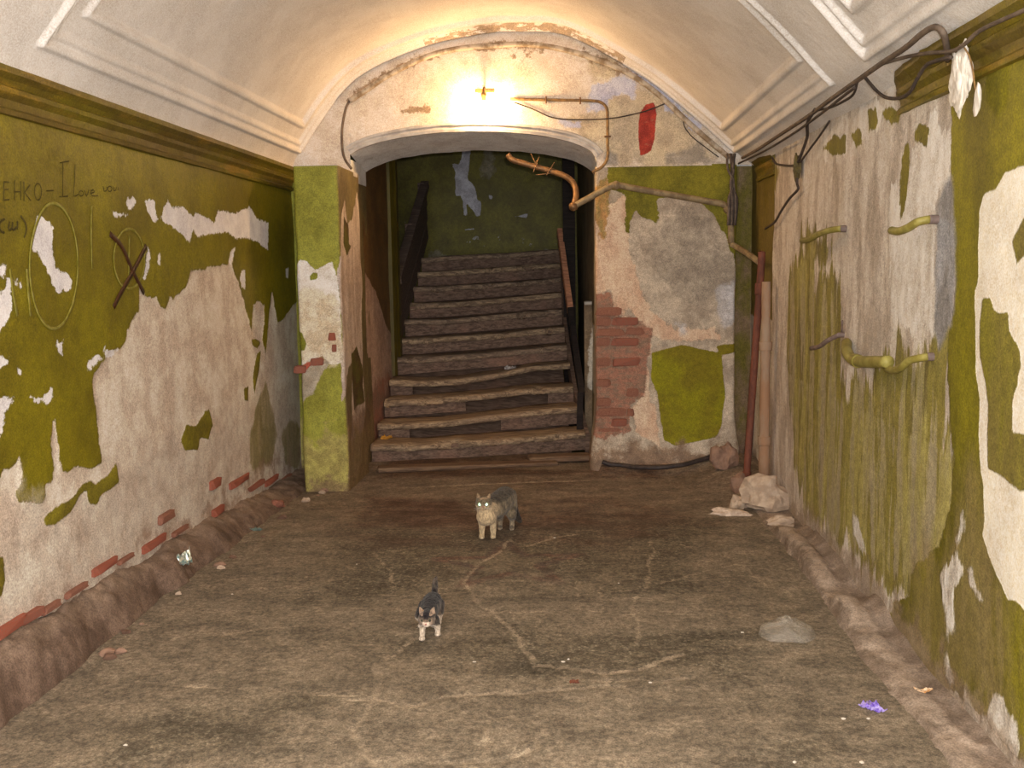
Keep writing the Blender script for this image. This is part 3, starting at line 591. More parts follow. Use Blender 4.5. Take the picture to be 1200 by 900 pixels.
m_kerb = layered('kerb_concrete', ((134, 118, 104), (112, 96, 82), 6., None), [dict(a='top', c=((166, 148, 132), (146, 128, 112), 9., None), amp=.12, ns=8., e=.03)], rough=.95, grime=((98, 80, 66), .6, .75, 9., None))
ys = np.arange(2.2, 7.0, .02); pr = np.array([(.21, -.01), (.20, .0), (.19, .02), (.178, .05), (.165, .066), (.14, .07), (.11, .068), (.085, .062), (.07, .045), (.05, .04), (.03, .05), (.01, .07), (-.02, .09)])
Yq, K = np.meshgrid(ys, np.arange(len(pr)), indexing='ij'); Yq, K = Yq.ravel(), K.ravel()
q3 = np.stack([Yq, pr[K, 0]*2, pr[K, 1]*2], 1); w = fbm(q3, 4., 4, 61); brk = np.clip(fbm(np.stack([Yq, Yq*0, Yq*0], 1), 2.3, 3, 66)*2.2+.75, .25, 1.1)
P = np.stack([XR-pr[K, 0]*(1+.20*w*(K < 9)), Yq, pr[K, 1]*brk*np.interp(Yq, [2.2, 5.5, 6.5, 7], [1, 1, .8, .5])+.010*fbm(q3, 14, 4, 3)], 1)
kerb = tag(mesh('baseboard_right', P, gridf(len(ys), len(pr)), m_kerb, attrs=dict(top=.05-np.abs(pr[K, 0]-.12))), kind='structure')

# ------------------------------------------------------------------ stairwell shell
m_swl = layered('stair_wall_left_paint', ((112, 84, 46), (96, 70, 40), 4., None), [dict(a='pink', c=((176, 148, 130), (156, 128, 112), 8., None), amp=.04, ns=12., h=-.5), dict(a='soil', c=((120, 92, 76), (150, 96, 80), 8., None), amp=.3, ns=6., e=.05, op=.8)], rough=.6)
WX = -1.70
ys = np.arange(8.0, 9.45, .02); zs = np.arange(-.03, 3.9, .02); Yq, Zq = [a.ravel() for a in np.meshgrid(ys, zs, indexing='ij')]
P = np.stack([Yq*0+WX, Yq, Zq], 1); P[:, 0] += .012*fbm(P, 3, 4, 71)
sp = sdf(Yq, Zq, toUV([[(423, 318), (427, 320), (431, 326), (440, 342), (447, 362), (453, 383), (462, 396), (470, 420), (466, 440), (460, 500), (425, 520), (415, 420)]], lambda x, y: hit(x, y, (WX, 0, 0), (1, 0, 0)), 1, 2))
tag(mesh('wall_stair_left', P, gridf(len(ys), len(zs)), m_swl, attrs=dict(pink=sp, soil=np.clip(.6-Zq, -.2, .15))), kind='structure')
m_olive = simple('olive_woodwork', (96, 84, 26), (78, 66, 22), 6., .5, (1, 1, .2))
tr = sweep('trim_4', np.array([(WX, 9.08, 0.6), (WX, 9.08, 3.4)]), (0, 1, 0), (1, 0, 0), [(0, -.02), (0, .03), (.05, .045), (.09, .03), (.16, .03), (.2, .05), (.3, .05), (.34, .03), (.34, -.02)], m_olive); tag(recalc(tr), kind='structure')
m_back = layered('stair_back_paint', ((112, 104, 36), (92, 84, 30), 3., None), [dict(a='white', c=((196, 194, 202), (166, 162, 168), 8., None), amp=.02, ns=16., h=-.5), dict(a='pale', c=((140, 132, 110), (104, 94, 70), 8., None), amp=.08, ns=10., e=.02, op=.85), dict(a='chip', c=((160, 156, 150), (130, 124, 112), 9., None), amp=.4, ns=7., e=.01)], rough=.55)
BY = 12.3
def zb(*p): return S3(p, 420, 170, 4.)
xs = np.arange(-3.1, .5, .025); zs = np.arange(-.05, 4.2, .025); Xq, Zq = [a.ravel() for a in np.meshgrid(xs, zs, indexing='ij')]
P = np.stack([Xq, Xq*0+BY, Zq], 1); P[:, 1] += .015*fbm(P, 3, 3, 81)
onB = lambda x, y: onY(x, y, BY)
tag(mesh('wall_stair_back', P, gridf(len(xs), len(zs)), m_back, attrs=dict(
    white=sdf(Xq, Zq, toUV([zb((440, 85), (470, 90), (482, 70), (485, 20), (525, 20), (520, 90), (512, 160), (545, 195), (560, 260), (575, 265), (572, 330), (555, 335), (520, 285), (505, 270), (512, 325), (495, 335), (490, 260), (478, 235), (455, 240), (455, 130)), zb((608, 232), (630, 240), (625, 258), (612, 250)), zb((500, 390), (545, 388), (545, 397), (500, 398)), zb((735, 335), (795, 320), (790, 342))], onB, 0, 2)),
    pale=sdf(Xq, Zq, toUV([zb((325, 510), (370, 490), (400, 520), (470, 525), (500, 545), (330, 560)), zb((810, 505), (850, 490), (940, 490), (940, 530), (810, 535)), zb((575, 120), (590, 20), (630, 20), (640, 120), (615, 160), (580, 150))], onB, 0, 2)), chip=np.clip((2.15-Zq)*.3, -.05, .03)-.17)), kind='structure')
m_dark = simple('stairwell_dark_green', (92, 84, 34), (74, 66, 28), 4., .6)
def quad(name, pts, mat, n=24, m=24, amp=.015, kind='structure'):
    a, b, c, d = [np.array(p, float) for p in pts]; V = np.array([(a*(1-u)+b*u)*(1-v)+(d*(1-u)+c*u)*v for u in np.linspace(0, 1, n) for v in np.linspace(0, 1, m)])
    V += (fbm(V, 3, 3, 5)*amp)[:, None]; return tag(mesh(name, V, gridf(n, m), mat), kind=kind)
m_rw = layered('stair_wall_right_plaster', ((122, 110, 84), (102, 90, 68), 4., None), [dict(a='white', c=((182, 174, 158), (160, 150, 134), 8., None), amp=.06, ns=10., e=.01)], rough=.8)
ys = np.arange(8.1, 12.35, .03); zs = np.arange(-.03, 4.2, .03); Yq, Zq = [a.ravel() for a in np.meshgrid(ys, zs, indexing='ij')]
P = np.stack([.19-.03*(Yq-8), Yq, Zq], 1); P[:, 0] += .02*fbm(P, 3, 3, 91)
tag(mesh('wall_stair_right', P, gridf(len(ys), len(zs), True), m_rw, attrs=dict(white=sdf(Yq, Zq, [[(8.1, .55), (8.5, .5), (8.9, .75), (8.8, 1.1), (8.2, 1.1)]]))), kind='structure')
m_stub = layered('stub_wall_plaster', ((122, 104, 82), (100, 84, 66), 6., None), [dict(a='white', c=((186, 180, 168), (164, 156, 144), 8., None), amp=.05, ns=10., e=.01)], rough=.85)
xs = np.arange(.10, .5, .015); zs = np.arange(-.03, 1.27, .015); Xq, Zq = [a.ravel() for a in np.meshgrid(xs, zs, indexing='ij')]
P = np.stack([Xq, Xq*0+8.72, Zq], 1); P[:, 1] += .02*fbm(P, 4, 4, 95)
stub = tag(mesh('wall_stub', P, gridf(len(xs), len(zs)), m_stub, attrs=dict(white=sdf(Xq, Zq, [[(.13, .55), (.14, .95), (.2, 1.12), (.5, 1.1), (.5, .5), (.2, .48)]]))), kind='structure')
bevbox('ledge', (.31, 8.80, 1.275), (.42, .22, .03), simple('ledge_paint', (190, 182, 170), (160, 150, 138), 9.), stub, .006)
V, Fc = box_vf((.115, 8.9, .61), (.03, .34, 1.28)); mesh('side', np.array(V), Fc, simple('stub_side', (122, 104, 82), (100, 84, 66), 7.), stub, False)
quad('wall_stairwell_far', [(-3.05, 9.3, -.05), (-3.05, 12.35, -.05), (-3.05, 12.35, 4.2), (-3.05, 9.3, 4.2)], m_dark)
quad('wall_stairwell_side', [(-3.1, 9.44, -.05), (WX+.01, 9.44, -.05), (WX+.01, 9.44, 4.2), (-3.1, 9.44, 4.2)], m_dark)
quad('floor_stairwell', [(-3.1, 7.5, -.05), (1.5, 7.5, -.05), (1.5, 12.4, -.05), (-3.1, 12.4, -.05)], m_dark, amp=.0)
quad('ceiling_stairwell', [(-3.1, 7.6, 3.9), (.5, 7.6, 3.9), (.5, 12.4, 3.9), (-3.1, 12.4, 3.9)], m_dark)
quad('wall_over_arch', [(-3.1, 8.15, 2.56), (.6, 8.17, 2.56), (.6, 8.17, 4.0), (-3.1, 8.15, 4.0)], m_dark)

# ------------------------------------------------------------------ staircase
def wood(name, c1, c2, c3, st=(1.2, 9, 9), bs=.6):
    t = NT(name); col = t.mottle(c1, c2, 5., st); col = t.mix(t.step(t.noise(3., None, 4.), .5, .72), col, lin(c3))
    g = t.noise(14., (.6, 9, 9), 5., .7); col = t.mix(.5, col, t.mix(t.step(g, .3, .7), (.15, .15, .15, 1), (1, 1, 1, 1)), 'OVERLAY')
    return t.fin(col, .85, g, bs, .008)
m_tread = [wood('tread_wood', (164, 140, 112), (112, 92, 74), (140, 116, 94)), wood('tread_wood_dark', (148, 126, 104), (102, 84, 70), (132, 110, 92))]
m_riser = wood('riser_wood', (122, 99, 84), (90, 71, 60), (130, 100, 84))
SK, S0, GO, RI = .26, 7.96, .30, .16
def sy(x, k): return S0+SK*(x-WX)+(k-1)*GO
stair = tag(empty('staircase', (-.8, 8.0, 0)), 'worn wooden staircase with sagging plank steps rising behind the archway', 'stairs')
def sxr(k): return np.interp(k, [1, 3, 5, 7, 12], [.10, .0, -.06, -.11, -.15])
def local(P): return np.asarray(P)-np.array([-.8, 8.0, 0])
for k in range(1, 12):
    xa, xb = WX+.015, sxr(k); n = 60
    sag = {4: .045, 3: .02, 2: .02, 5: .012}.get(k, .008)
    tilt = {1: .02, 2: .07, 3: .07, 4: .11}.get(k, .08)
    prof_ = [(-.034, -.030), (-.028, -.006), (.0, .0), (.05, .002), (.15, 0.), (.26, .0), (GO+.015, 0), (GO+.015, -.05), (.0, -.056), (-.030, -.052)]
    if k == 11: prof_ = [(a if a < .2 else .9, b) for a, b in prof_]
    V = []; m = len(prof_)
    for i, u in enumerate(np.linspace(0, 1, n)):
        x = xa+(xb-xa)*u; base = np.array([x, sy(x, k), k*RI])
        dz = -sag*math.sin(math.pi*min(1, u*1.3))+tilt*(u-.5)+.022*fbm(np.array([[x, k*4.3, 0]]), 1.6, 3, 14)[0]
        for j, (a, b) in enumerate(prof_):
            nn = fbm(np.array([[x*2.2, a*20+k*3.7, b*18]]), 3., 3, k)[0]
            wear = .034*nn if j < 4 or j > 7 else .008*nn
            chipd = .09*max(0, fbm(np.array([[x*3, k*5.1, 0]]), 3, 3, 9)[0]-.12) if j in (0, 1, 2, 9) else 0
            V.append(base+np.array([0, a+wear+chipd*1.5, b+dz+.008*nn-chipd*.5]))
    Fc = [[i*m+j, i*m+(j+1) % m, (i+1)*m+(j+1) % m, (i+1)*m+j] for i in range(n-1) for j in range(m)]+[list(range(m)), [(n-1)*m+j for j in range(m)][::-1]]
    recalc(mesh('tread', local(np.array(V)), Fc, m_tread[k % 2 if k > 4 else 0], stair, True))
    # riser below the tread, missing or broken on some steps
    spans = {4: [(0, .12)], 3: [(0, .42), (.86, 1)], 2: [(0, .15), (.6, 1)]}.get(k, [(0, 1)])
    for u0, u1 in spans:
        V = []; n2 = 24
        for u in np.linspace(u0, u1, n2):
            x = xa+(xb-xa)*u; y = sy(x, k)+.02+.006*math.sin(x*9+k)
            for a, b in ((0, -RI), (0, -.035), (.02, -.035), (.02, -RI)): V.append((x, y+a, k*RI+tilt*(u-.5)+b+.015*math.sin(u*3.1)*(-1 if k == 4 else 0)-(.02 if b > -.1 else 0)*(1 if k in (3, 4) else 0)))
        Fc = [[i*4+j, i*4+(j+1) % 4, (i+1)*4+(j+1) % 4, (i+1)*4+j] for i in range(n2-1) for j in range(4)]+[[0, 1, 2, 3], [(n2-1)*4+j for j in (3, 2, 1, 0)]]
        recalc(mesh('riser', local(np.array(V)), Fc, m_riser, stair, False))
def board(name, a, b, w, th, up, mat, parent, off=None):
    """plank from a to b, width along 'up', thickness across"""
    a, b, up = [np.array(q, float) for q in (a, b, up)]; d = (b-a)/np.linalg.norm(b-a); s = np.cross(d, up); s /= np.linalg.norm(s); u = np.cross(s, d)
    P = np.array([a+(b-a)*t for t in np.linspace(0, 1, 16)])
    return recalc(sweep(name, P, u, s, [(-w/2, -th/2), (-w/2+.006, -th/2-.004), (w/2-.006, -th/2-.004), (w/2, -th/2), (w/2, th/2), (-w/2, th/2)], mat, parent, noise=.008))
L_ = lambda *p: local(np.array(p))
mesh('under_boarding', local(np.array([(WX+.02, 8.12, -.03), (-.02, 8.45, -.03), (-.22, 11.2, 1.5), (WX+.02, 11.0, 1.5)])), [[0, 1, 2, 3]], m_riser, stair, False)
kk = np.linspace(1, 11.6, 40); recalc(sweep('stringer', local(np.array([(sxr(k)+.018, sy(sxr(k), k)+.02, k*RI-.10) for k in kk])), (0, 0, 1), (1, 0, 0), [(-.10, -.018), (.09, -.018), (.09, .018), (-.10, .018)], m_riser, stair, noise=.008))
# loose bottom planks on the floor in front
m_plank = wood('plank_wood', (122, 98, 76), (98, 76, 60), (110, 86, 68))
pk = bevbox('loose_plank', (-.12, 7.98, .035), (.52, .17, .045), m_plank, None, .008, (0.02, .01, .20), .004); tag(pk, 'short broken plank lying at the foot of the staircase', 'plank')
pk = bevbox('floor_board', (-.85, 7.74, .018), (1.45, .16, .035), m_plank, None, .01, (0, 0, .17), .004); tag(pk, 'long worn board set in the floor before the first step', 'plank')

# balustrade on the left of the stairs
m_bal = wood('balustrade_wood', (116, 98, 86), (88, 72, 64), (104, 90, 78))
bal = tag(empty('balustrade', (WX, 9.5, .9)), 'dark wooden boarded balustrade along the upper stairs', 'balustrade')
lo = lambda y, dz: np.array([WX, y, RI*(1+(y-S0)/GO)+dz])-np.array([WX, 9.5, .9])
board('handrail', lo(9.48, .52), lo(11.5, .52), .08, .09, (0, 0, 1), m_bal, bal)
board('plank', lo(9.48, .36), lo(11.5, .36), .15, .03, (0, 0, 1), m_bal, bal)
board('plank', lo(9.48, .19), lo(11.5, .19), .15, .03, (0, 0, 1), m_bal, bal)
board('plank', lo(9.48, .0), lo(11.5, .0), .2, .035, (0, 0, 1), m_bal, bal)
for yy in (9.5, 10.5, 11.45):
    b0 = lo(yy, -.1)+np.array([-.04, 0, 0]); board('post', b0, b0+np.array([0, 0, .66]), .07, .07, (0, 1, 0), m_bal, bal)
# newel post and slanting handrail on the right
m_black = wood('newel_wood', (44, 36, 32), (32, 26, 24), (38, 30, 28))
nw = tag(empty('newel_post', (-.035, 10.2, -.05)), 'tall black wooden post beside the stairs under the arch', 'post')
board('shaft', (0, 0, .0), (0.0, 0, 3.4), .12, .12, (0, 1, 0), m_black, nw); board('base', (0, 0, -.005), (0, 0, .25), .15, .15, (0, 1, 0), m_black, nw)
m_rail = wood('rail_wood', (206, 146, 112), (168, 114, 86), (188, 130, 98))
a = onY(682, 462, 8.55); b = onY(656, 272, 10.35)
hr = tag(empty('stair_handrail', tuple(a)), 'reddish brown wooden handrail slanting up the right of the stairs', 'handrail')
mid = a+(b-a)*.48
board('rail', mid-a, b-a, .10, .05, (0, -.4, 1), m_rail, hr); board('lower_rail', a-a, mid-a, .06, .05, (0, -.4, 1), m_black, hr)
board('strut', (-.025, .0, -.318), (-.015, 0, .02), .06, .05, (0, 1, 0), m_black, hr)

# ------------------------------------------------------------------ lamp bulb
m_metal = simple('rusty_metal', (134, 96, 56), (96, 66, 42), 30., .6, metal=.2)
m_brass = simple('brass_socket', (150, 118, 70), (110, 84, 52), 30., .45, metal=.5)
t = NT('bulb_glow'); t.b.inputs['Emission Color'].default_value = (1., .62, .28, 1); t.b.inputs['Emission Strength'].default_value = 900.; t.b.inputs['Base Color'].default_value = (1, .9, .7, 1); m_bulb = t.m
bp = onE(567, 124, .11)
lampo = tag(empty('bare_bulb', tuple(bp)), 'bare glowing light bulb on a bracket above the arch', 'lamp')
def lathe(name, prof, mat, parent, n=20, axis='Z'):
    V = []; 
    for r, z in prof: V += [(r*math.cos(2*math.pi*i/n), r*math.sin(2*math.pi*i/n), z) for i in range(n)]
    m = len(prof); Fc = [[j*n+i, j*n+(i+1) % n, (j+1)*n+(i+1) % n, (j+1)*n+i] for j in range(m-1) for i in range(n)]+[list(range(n))[::-1], [(m-1)*n+i for i in range(n)]]
    return mesh(name, np.array(V), Fc, mat, parent)
lathe('bulb', [(.004, -.055), (.016, -.052), (.027, -.04), (.031, -.024), (.029, -.008), (.022, .010), (.015, .028), (.013, .038)], m_bulb, lampo)
lathe('socket', [(.0155, .034), (.018, .036), (.018, .07), (.022, .072), (.022, .09), (.012, .1), (.004, .104)], m_brass, lampo)
tube('bracket', [(0, 0, .1), (0, 0, .125), (0.0, .04, .14), (0, .115, .135)], .008, m_metal, lampo)
bevbox('backplate', (0.0, .112, .13), (.15, .012, .03), m_metal, lampo, .003, (0, 0, era))

# ------------------------------------------------------------------ pipes and cables
m_cond = simple('conduit_rust', (150, 116, 70), (110, 84, 56), 26., .6)
m_cable = simple('cable_grey', (112, 96, 82), (88, 74, 64), 20., .7)
m_cdark = simple('cable_dark', (74, 62, 54), (56, 46, 42), 20., .7)
m_copper = simple('pipe_copper', (146, 108, 70), (112, 84, 58), 20., .45, metal=.35)
m_pipeb = simple('pipe_beige', (150, 130, 96), (118, 98, 72), 18., .6)
m_rust = simple('pipe_rust', (124, 72, 54), (94, 56, 44), 16., .75, (1, 1, .4))
m_tan = simple('pipe_tan', (150, 114, 86), (158, 134, 112), 7., .75, (1, 1, .3))
def pe(px, off): return [onE(x, y, off) for x, y in px]
def one(name, P, r, mat, label, cat, **kw): return tag(tube(name, P, r, mat, None, **kw), label, cat)
cd_ = tag(empty('conduit', tuple(onE(712, 150, .02))), 'thin rusty conduit bending down from the bulb to the arch corner', 'conduit')
o0 = onE(712, 150, .02)
tube('pipe', [p-o0 for p in pe([(598, 116), (640, 117), (690, 118), (704, 120), (711, 127), (712, 140), (712, 165), (712, 184), (706, 195), (694, 202)], .02)], .011, m_cond, cd_)
for q in ((640, 117), (680, 118), (712, 160)): bevbox('clip', tuple(onE(*q, .02)-o0), (.012 if q[1] < 130 else .05, .03, .05 if q[1] < 130 else .012), m_metal, cd_, .003)
one('sagging_wire', [onE(x, y, o) for x, y, o in ((603, 120, .02), (625, 128, .014), (645, 137, .014), (665, 140, .016), (696, 140, .032), (712, 139, .038), (728, 137, .032), (757, 130, .014), (783, 120, .016))], .005, m_cdark, 'thin dark wire sagging across the white wall beside the bulb', 'wire')
one('arch_cable', pe([(410, 118), (430, 105), (452, 90), (480, 75), (510, 63), (545, 56), (585, 53), (620, 52), (660, 58), (700, 70), (740, 88), (773, 112), (804, 141), (832, 166), (855, 185)], .027), .020, simple('cable_lead', (186, 174, 158), (132, 114, 92), 14., .8), 'thick pale sheathed cable following the curve of the vault', 'cable', n=10)
one('drop_cable', pe([(410, 117), (405, 128), (401, 150), (401, 172), (404, 186), (412, 198)], .018), .010, m_cable, 'grey cable hanging from the vault edge to the left pier', 'cable')
one('spandrel_wire', pe([(800, 139), (803, 150), (812, 161), (826, 172), (842, 184)], .012), .004, m_cdark, 'short thin wire curling down at the end of the vault', 'wire')
# heating pipe through the arch
gp0 = onE(850, 240, .05)
gp = tag(empty('heating_pipe', tuple(gp0)), 'bent copper coloured pipe running out of the arch and across the right pier', 'pipe')
inner = [onY(595, 181, 7.75), onY(600, 187, 7.75), onY(612, 191, 7.75), onY(640, 199, 7.75), onY(661, 206, 7.72), onY(672, 215, 7.7), onY(675, 228, 7.65), onY(672, 242, 7.6)]
tube('arch_section', [p-gp0 for p in inner], .023, m_copper, gp, n=12)
outer = [onY(672, 242, 7.6)]+[onE(x, y, o) for x, y, o in ((690, 232, .04), (712, 220, .06), (722, 217, .06), (745, 221, .055), (790, 229, .055), (830, 236, .055), (846, 239, .055), (853, 245, .055), (856, 256, .055), (857, 285, .05))]
tube('pier_section', [p-gp0 for p in outer], .024, m_pipeb, gp, n=12)
tube('return_section', [p-gp0 for p in [onE(857, 286, .05), onE(866, 291, .12), hit(880, 300, (0, 7.2, 0), (0, 1, 0)), hit(891.5, 309, (0, 7.0, 0), (0, 1, 0))]], .022, m_pipeb, gp, n=12)
blob('joint', tuple(onY(672, 242, 7.6)-gp0), (.035, .035, .035), m_copper, 2, .1, parent=gp, flat=False, smooth=True)
for q in ((722, 217), (853, 245)): blob('elbow', tuple(onE(*q, .057)-gp0), (.034, .034, .034), m_pipeb, 2, .1, parent=gp, flat=False, smooth=True)
for i, (qa, qb) in enumerate((((632, 183), (625, 202)), ((650, 190), (640, 206)), ((622, 180), (630, 196)), ((628, 205), (645, 203)))):
    tube('wire_tie', [onY(*qa, 7.735)-gp0, (onY(*qa, 7.73)+onY(*qb, 7.71))/2-gp0, onY(*qb, 7.725)-gp0], .004, m_copper, gp, n=6)
# vertical pipes in the right corner
def rp(px, off): return [onR(x, y, off) for x, y in px]
vp0 = onR(876, 560, .10)
vp0[2] = 0.0
vp = tag(empty('rusty_pipe', tuple(vp0)), 'rust red vertical pipe standing in the corner by the right pier', 'pipe')
top = hit(892, 312, (0, 7.0, 0), (0, 1, 0)); bot = hit(874, 566, (0, 7.0, 0), (0, 1, 0)); bot[2] = .0
tube('pipe', [top+(0, 0, .1)-vp0, top-vp0, top*.5+bot*.5-vp0, bot-vp0], .026, m_rust, vp, n=12)
for tt in (.1, .95):
    c = top*(1-tt)+bot*tt; tube('coupling', [c+(0, 0, .04)-vp0, c-(0, 0, .04)-vp0], .034, m_rust, vp, n=10)
tp = hit(898, 330, (0, 6.78, 0), (0, 1, 0)); bt = hit(895, 570, (0, 6.78, 0), (0, 1, 0)); bt[2] = .02
tn = tag(empty('tan_pipe', tuple(bt)), 'tan plastered vertical pipe beside the rust red pipe', 'pipe')
tube('pipe', [tp-bt, (tp+bt)/2-bt, bt-bt], [.030, .034, .038], m_tan, tn, n=12, jit=.06)
for tt in (.3, .75): c = tp*(1-tt)+bt*tt-bt; tube('coupling', [c+(0, 0, .03), c-(0, 0, .03)], .044, m_tan, tn, n=10)
# cable bundle in the corner above the right pier
cb0 = onE(858, 215, .05); cb = tag(empty('cable_bundle', tuple(cb0)), 'knotted bundle of dark cables in the corner over the right pier', 'cables')
for k in range(6):
    x = 853+k*1.9; P_ = [onE(x-1+2*math.sin(k*2.), 180, .05+.01*k), onE(x+3*math.sin(k), 198, .08), onE(858+2*math.cos(k*1.7), 214, .092), onE(x+1, 232, .106), onE(x+1, 246, .106), onE(x-1.5*math.sin(k*3), 264, .090)]
    tube('strand', [p-cb0 for p in P_], .009, m_cdark if k % 2 else m_cable, cb, n=7)
# cables along the right cornice
def vp_(x, y, back=.05):
    d = ray(x, y); ts = np.linspace(1.5, 9, 1500); Q = CAM+ts[:, None]*d
    out = (Q[:, 0] > XR) | (Q[:, 2] > np.interp(Q[:, 0], prof[:, 0], prof[:, 1])); k = int(np.argmax(out)); p = CAM+d*ts[k]
    return p-d/np.linalg.norm(d)*back+np.array([-.012, 0, -.018])
main = [(872, 182), (890, 172), (920, 152), (950, 132), (975, 113), (1003, 93), (1035, 70), (1065, 50), (1085, 33), (1100, 25), (1110, 32), (1114, 50), (1115, 64)]
one('main_cable', [vp_(*q, .10 if q[0] > 1105 else .05) for q in main], .011, m_cable, 'long grey cable strung along the top of the right wall ending in a hook', 'cable')
one('second_cable', [vp_(*q)+np.array([-.01, 0, -.02]) for q in [(868, 186), (900, 170), (935, 148), (965, 126), (995, 102), (1008, 92)]], .007, m_cdark, 'thinner dark cable sagging under the long grey cable', 'cable')
one('looped_cable', [vp_(1038, 69)]+[onR(*q, .088) for q in [(1065, 66), (1090, 62), (1115, 60), (1130, 52), (1150, 35), (1200, 12), (1240, -8)]], .007, m_cable, 'thin grey cable draped along the right cornice', 'cable')
one('hanging_loop', [vp_(1016, 84)]+[onR(*q, .06) for q in [(1026, 105), (1038, 114), (1054, 115)]]+[onR(*q, .10) for q in [(1066, 108), (1075, 92), (1085, 77), (1098, 71), (1115, 67)]], .007, m_cdark, 'dark wire hanging in a loop below the right cornice', 'wire')
one('short_loop', [vp_(*q) for q in [(960, 125), (975, 122), (990, 115), (1003, 106), (1008, 92)]], .006, m_cdark, 'short slack wire under the middle of the long cable', 'wire')
jb0 = onR(934, 195, .03)
jb = tag(empty('junction_tangle', tuple(jb0)), 'tangled wire joint hanging on the right wall', 'wires')
blob('knot', (0, 0, 0), (.022, .035, .075), simple('knot_dirt', (96, 84, 44), (76, 64, 40), 30.), 3, .4, 2.2, 5, parent=jb, flat=False)
tube('upper_wire', [vp_(958, 124)-jb0, vp_(949, 140)-jb0]+[onR(*q, .03)-jb0 for q in [(946, 160), (940, 178), (935, 190)]], .009, m_cdark, jb)
tube('side_wire', [onR(*q, .03)-jb0 for q in [(905, 185), (910, 192), (922, 194), (932, 194)]], .007, m_cdark, jb)
tube('slant_wire', [onR(*q, .03)-jb0 for q in [(972, 142), (960, 160), (948, 176), (938, 190)]], .006, m_cdark, jb)
tube('lower_wire', [onR(*q, .03)-jb0 for q in [(934, 200), (934, 215), (935, 222), (925, 233), (915, 248), (908, 260), (897, 268)]], .008, m_cdark, jb)
# hanging flake at the broken cornice
m_flake = simple('plaster_flake', (226, 218, 206), (206, 196, 184), 20.)
fk0 = onR(1145, 118, .09)
fk = tag(empty('hanging_flake', tuple(fk0)), 'white plaster flake dangling from a thread by the right cornice', 'flake')
blob('flake', (0, 0, 0), (.008, .028, .05), m_flake, 2, .3, 2., 3, parent=fk, flat=False)
tube('thread', [onR(*q, .085)-fk0 for q in [(1130, 56), (1136, 66), (1140, 82), (1142, 98), (1145, 112)]], .003, m_cond, fk, n=5)
sc = blob('plaster_scar', tuple(onR(1125, 92, .065)), (.022, .075, .11), m_flake, 4, .3, 2.6, 9, flat=False); sc.parent = wall_right

# hooks: painted pipe stubs on the right wall
m_hook = simple('hook_green_paint', (150, 140, 74), (126, 114, 52), 18., .5)
m_hookt = simple('hook_grey', (132, 112, 104), (104, 88, 82), 20., .6)
def hook(px, r, label, mat=m_hook):
    P_ = []
    for i, (x, y, off) in enumerate(px): P_.append(onR(x, y, off))
    b = P_[-1]; h = tag(empty('wall_hook', tuple(b)), label, 'hook', 'bent pipe hooks on the right wall')
    tube('rod', [p-b for p in P_], r, mat, h, n=12)
    d = P_[-1]-P_[-2]; tube('stub', [P_[-1]-b-d*.1, P_[-1]-b+np.array([.05, 0, 0])], r*1.1, m_hookt, h, n=8)
    return h
hook([(940, 282, .10), (948, 281, .10), (958, 275, .09), (972, 270, .07), (986, 268, .03)], .016, 'painted S shaped hook on bare plaster near the rusty corner pipes')
hook([(1045, 270, .10), (1053, 271, .10), (1064, 267, .09), (1076, 260, .07), (1090, 257, .03)], .016, 'painted S shaped hook on the whitest plaster of the right wall')
hook([(1040, 432, .06), (1047, 434, .07), (1056, 431, .08), (1065, 423, .07), (1076, 420, .05), (1088, 418, .02)], .015, 'painted S shaped hook beside the elbow pipe on the right wall')
hook([(951, 408, .08), (960, 406, .08), (970, 399, .07), (984, 392, .03)], .012, 'thin hook on the streaked green paint of the right wall', m_hookt)
ep0 = onR(1040, 424, .04)
ep = tag(empty('elbow_pipe', tuple(ep0)), 'thick green painted elbow pipe jutting from the right wall', 'pipe')
tube('pipe', [onR(x, y, o)-ep0 for x, y, o in ((992, 402, .03), (992, 410, .06), (996, 418, .08), (1004, 423, .08), (1020, 424, .08), (1041, 424, .07))], .026, m_hook, ep, n=14)
tube('collar', [onR(x, y, .08)-ep0 for x, y in ((1002, 422), (1006, 423.5))], .031, m_hook, ep, n=14)
tube('nail', [onR(986, 390, .01)-ep0, onR(987, 376, .03)-ep0], .005, m_hookt, ep, n=6)

# hose at the foot of the right pier
m_hose = simple('hose_black', (64, 54, 50), (48, 40, 38), 20., .55)
hs = [onG(x, y, z) for x, y, z in ((702, 520, .05), (712, 537, .03), (728, 547, .02), (750, 553, .02), (775, 553, .03), (800, 550, .045), (822, 544, .07), (838, 535, .10), (848, 527, .12))]
hs = [np.array([p[0], min(p[1], eyw(p[0])-.10), p[2]+.035]) for p in hs]
one('hose', hs, .018, m_hose, 'black hose lying around the foot of the right pier', 'hose', n=10)

# ------------------------------------------------------------------ rubble and litter
from mathutils.bvhtree import BVHTree
def tree(o):
    off = Vector(o.parent.location) if o.parent and not o.parent.get('kind') else Vector((0, 0, 0))
    return BVHTree.FromPolygons([v.co+off for v in o.data.vertices], [tuple(p.vertices) for p in o.data.polygons])
GROUND = [tree(o) for o in (floor, bl, kerb)+tuple(c for c in stair.children if c.name.startswith('tread'))]
def settle(o, sink=.003):
    # lower or raise a small thing until its underside lies on the floor, ledge or tread below it
    z = [h[0].z for h in (t_.ray_cast(Vector((o.location.x, o.location.y, o.location.z+.12)), Vector((0, 0, -1)), 2.) for t_ in GROUND) if h[0] is not None]
    if z: o.location.z = max(z)-min(v.co.z for v in o.data.vertices)-sink
    return o
m_rub = simple('rubble_plaster', (190, 168, 146), (164, 142, 122), 14., .95, bs=.7, dist=.01)
m_rub2 = simple('rubble_brick', (152, 120, 100), (126, 98, 82), 14., .95, bs=.7, dist=.01)
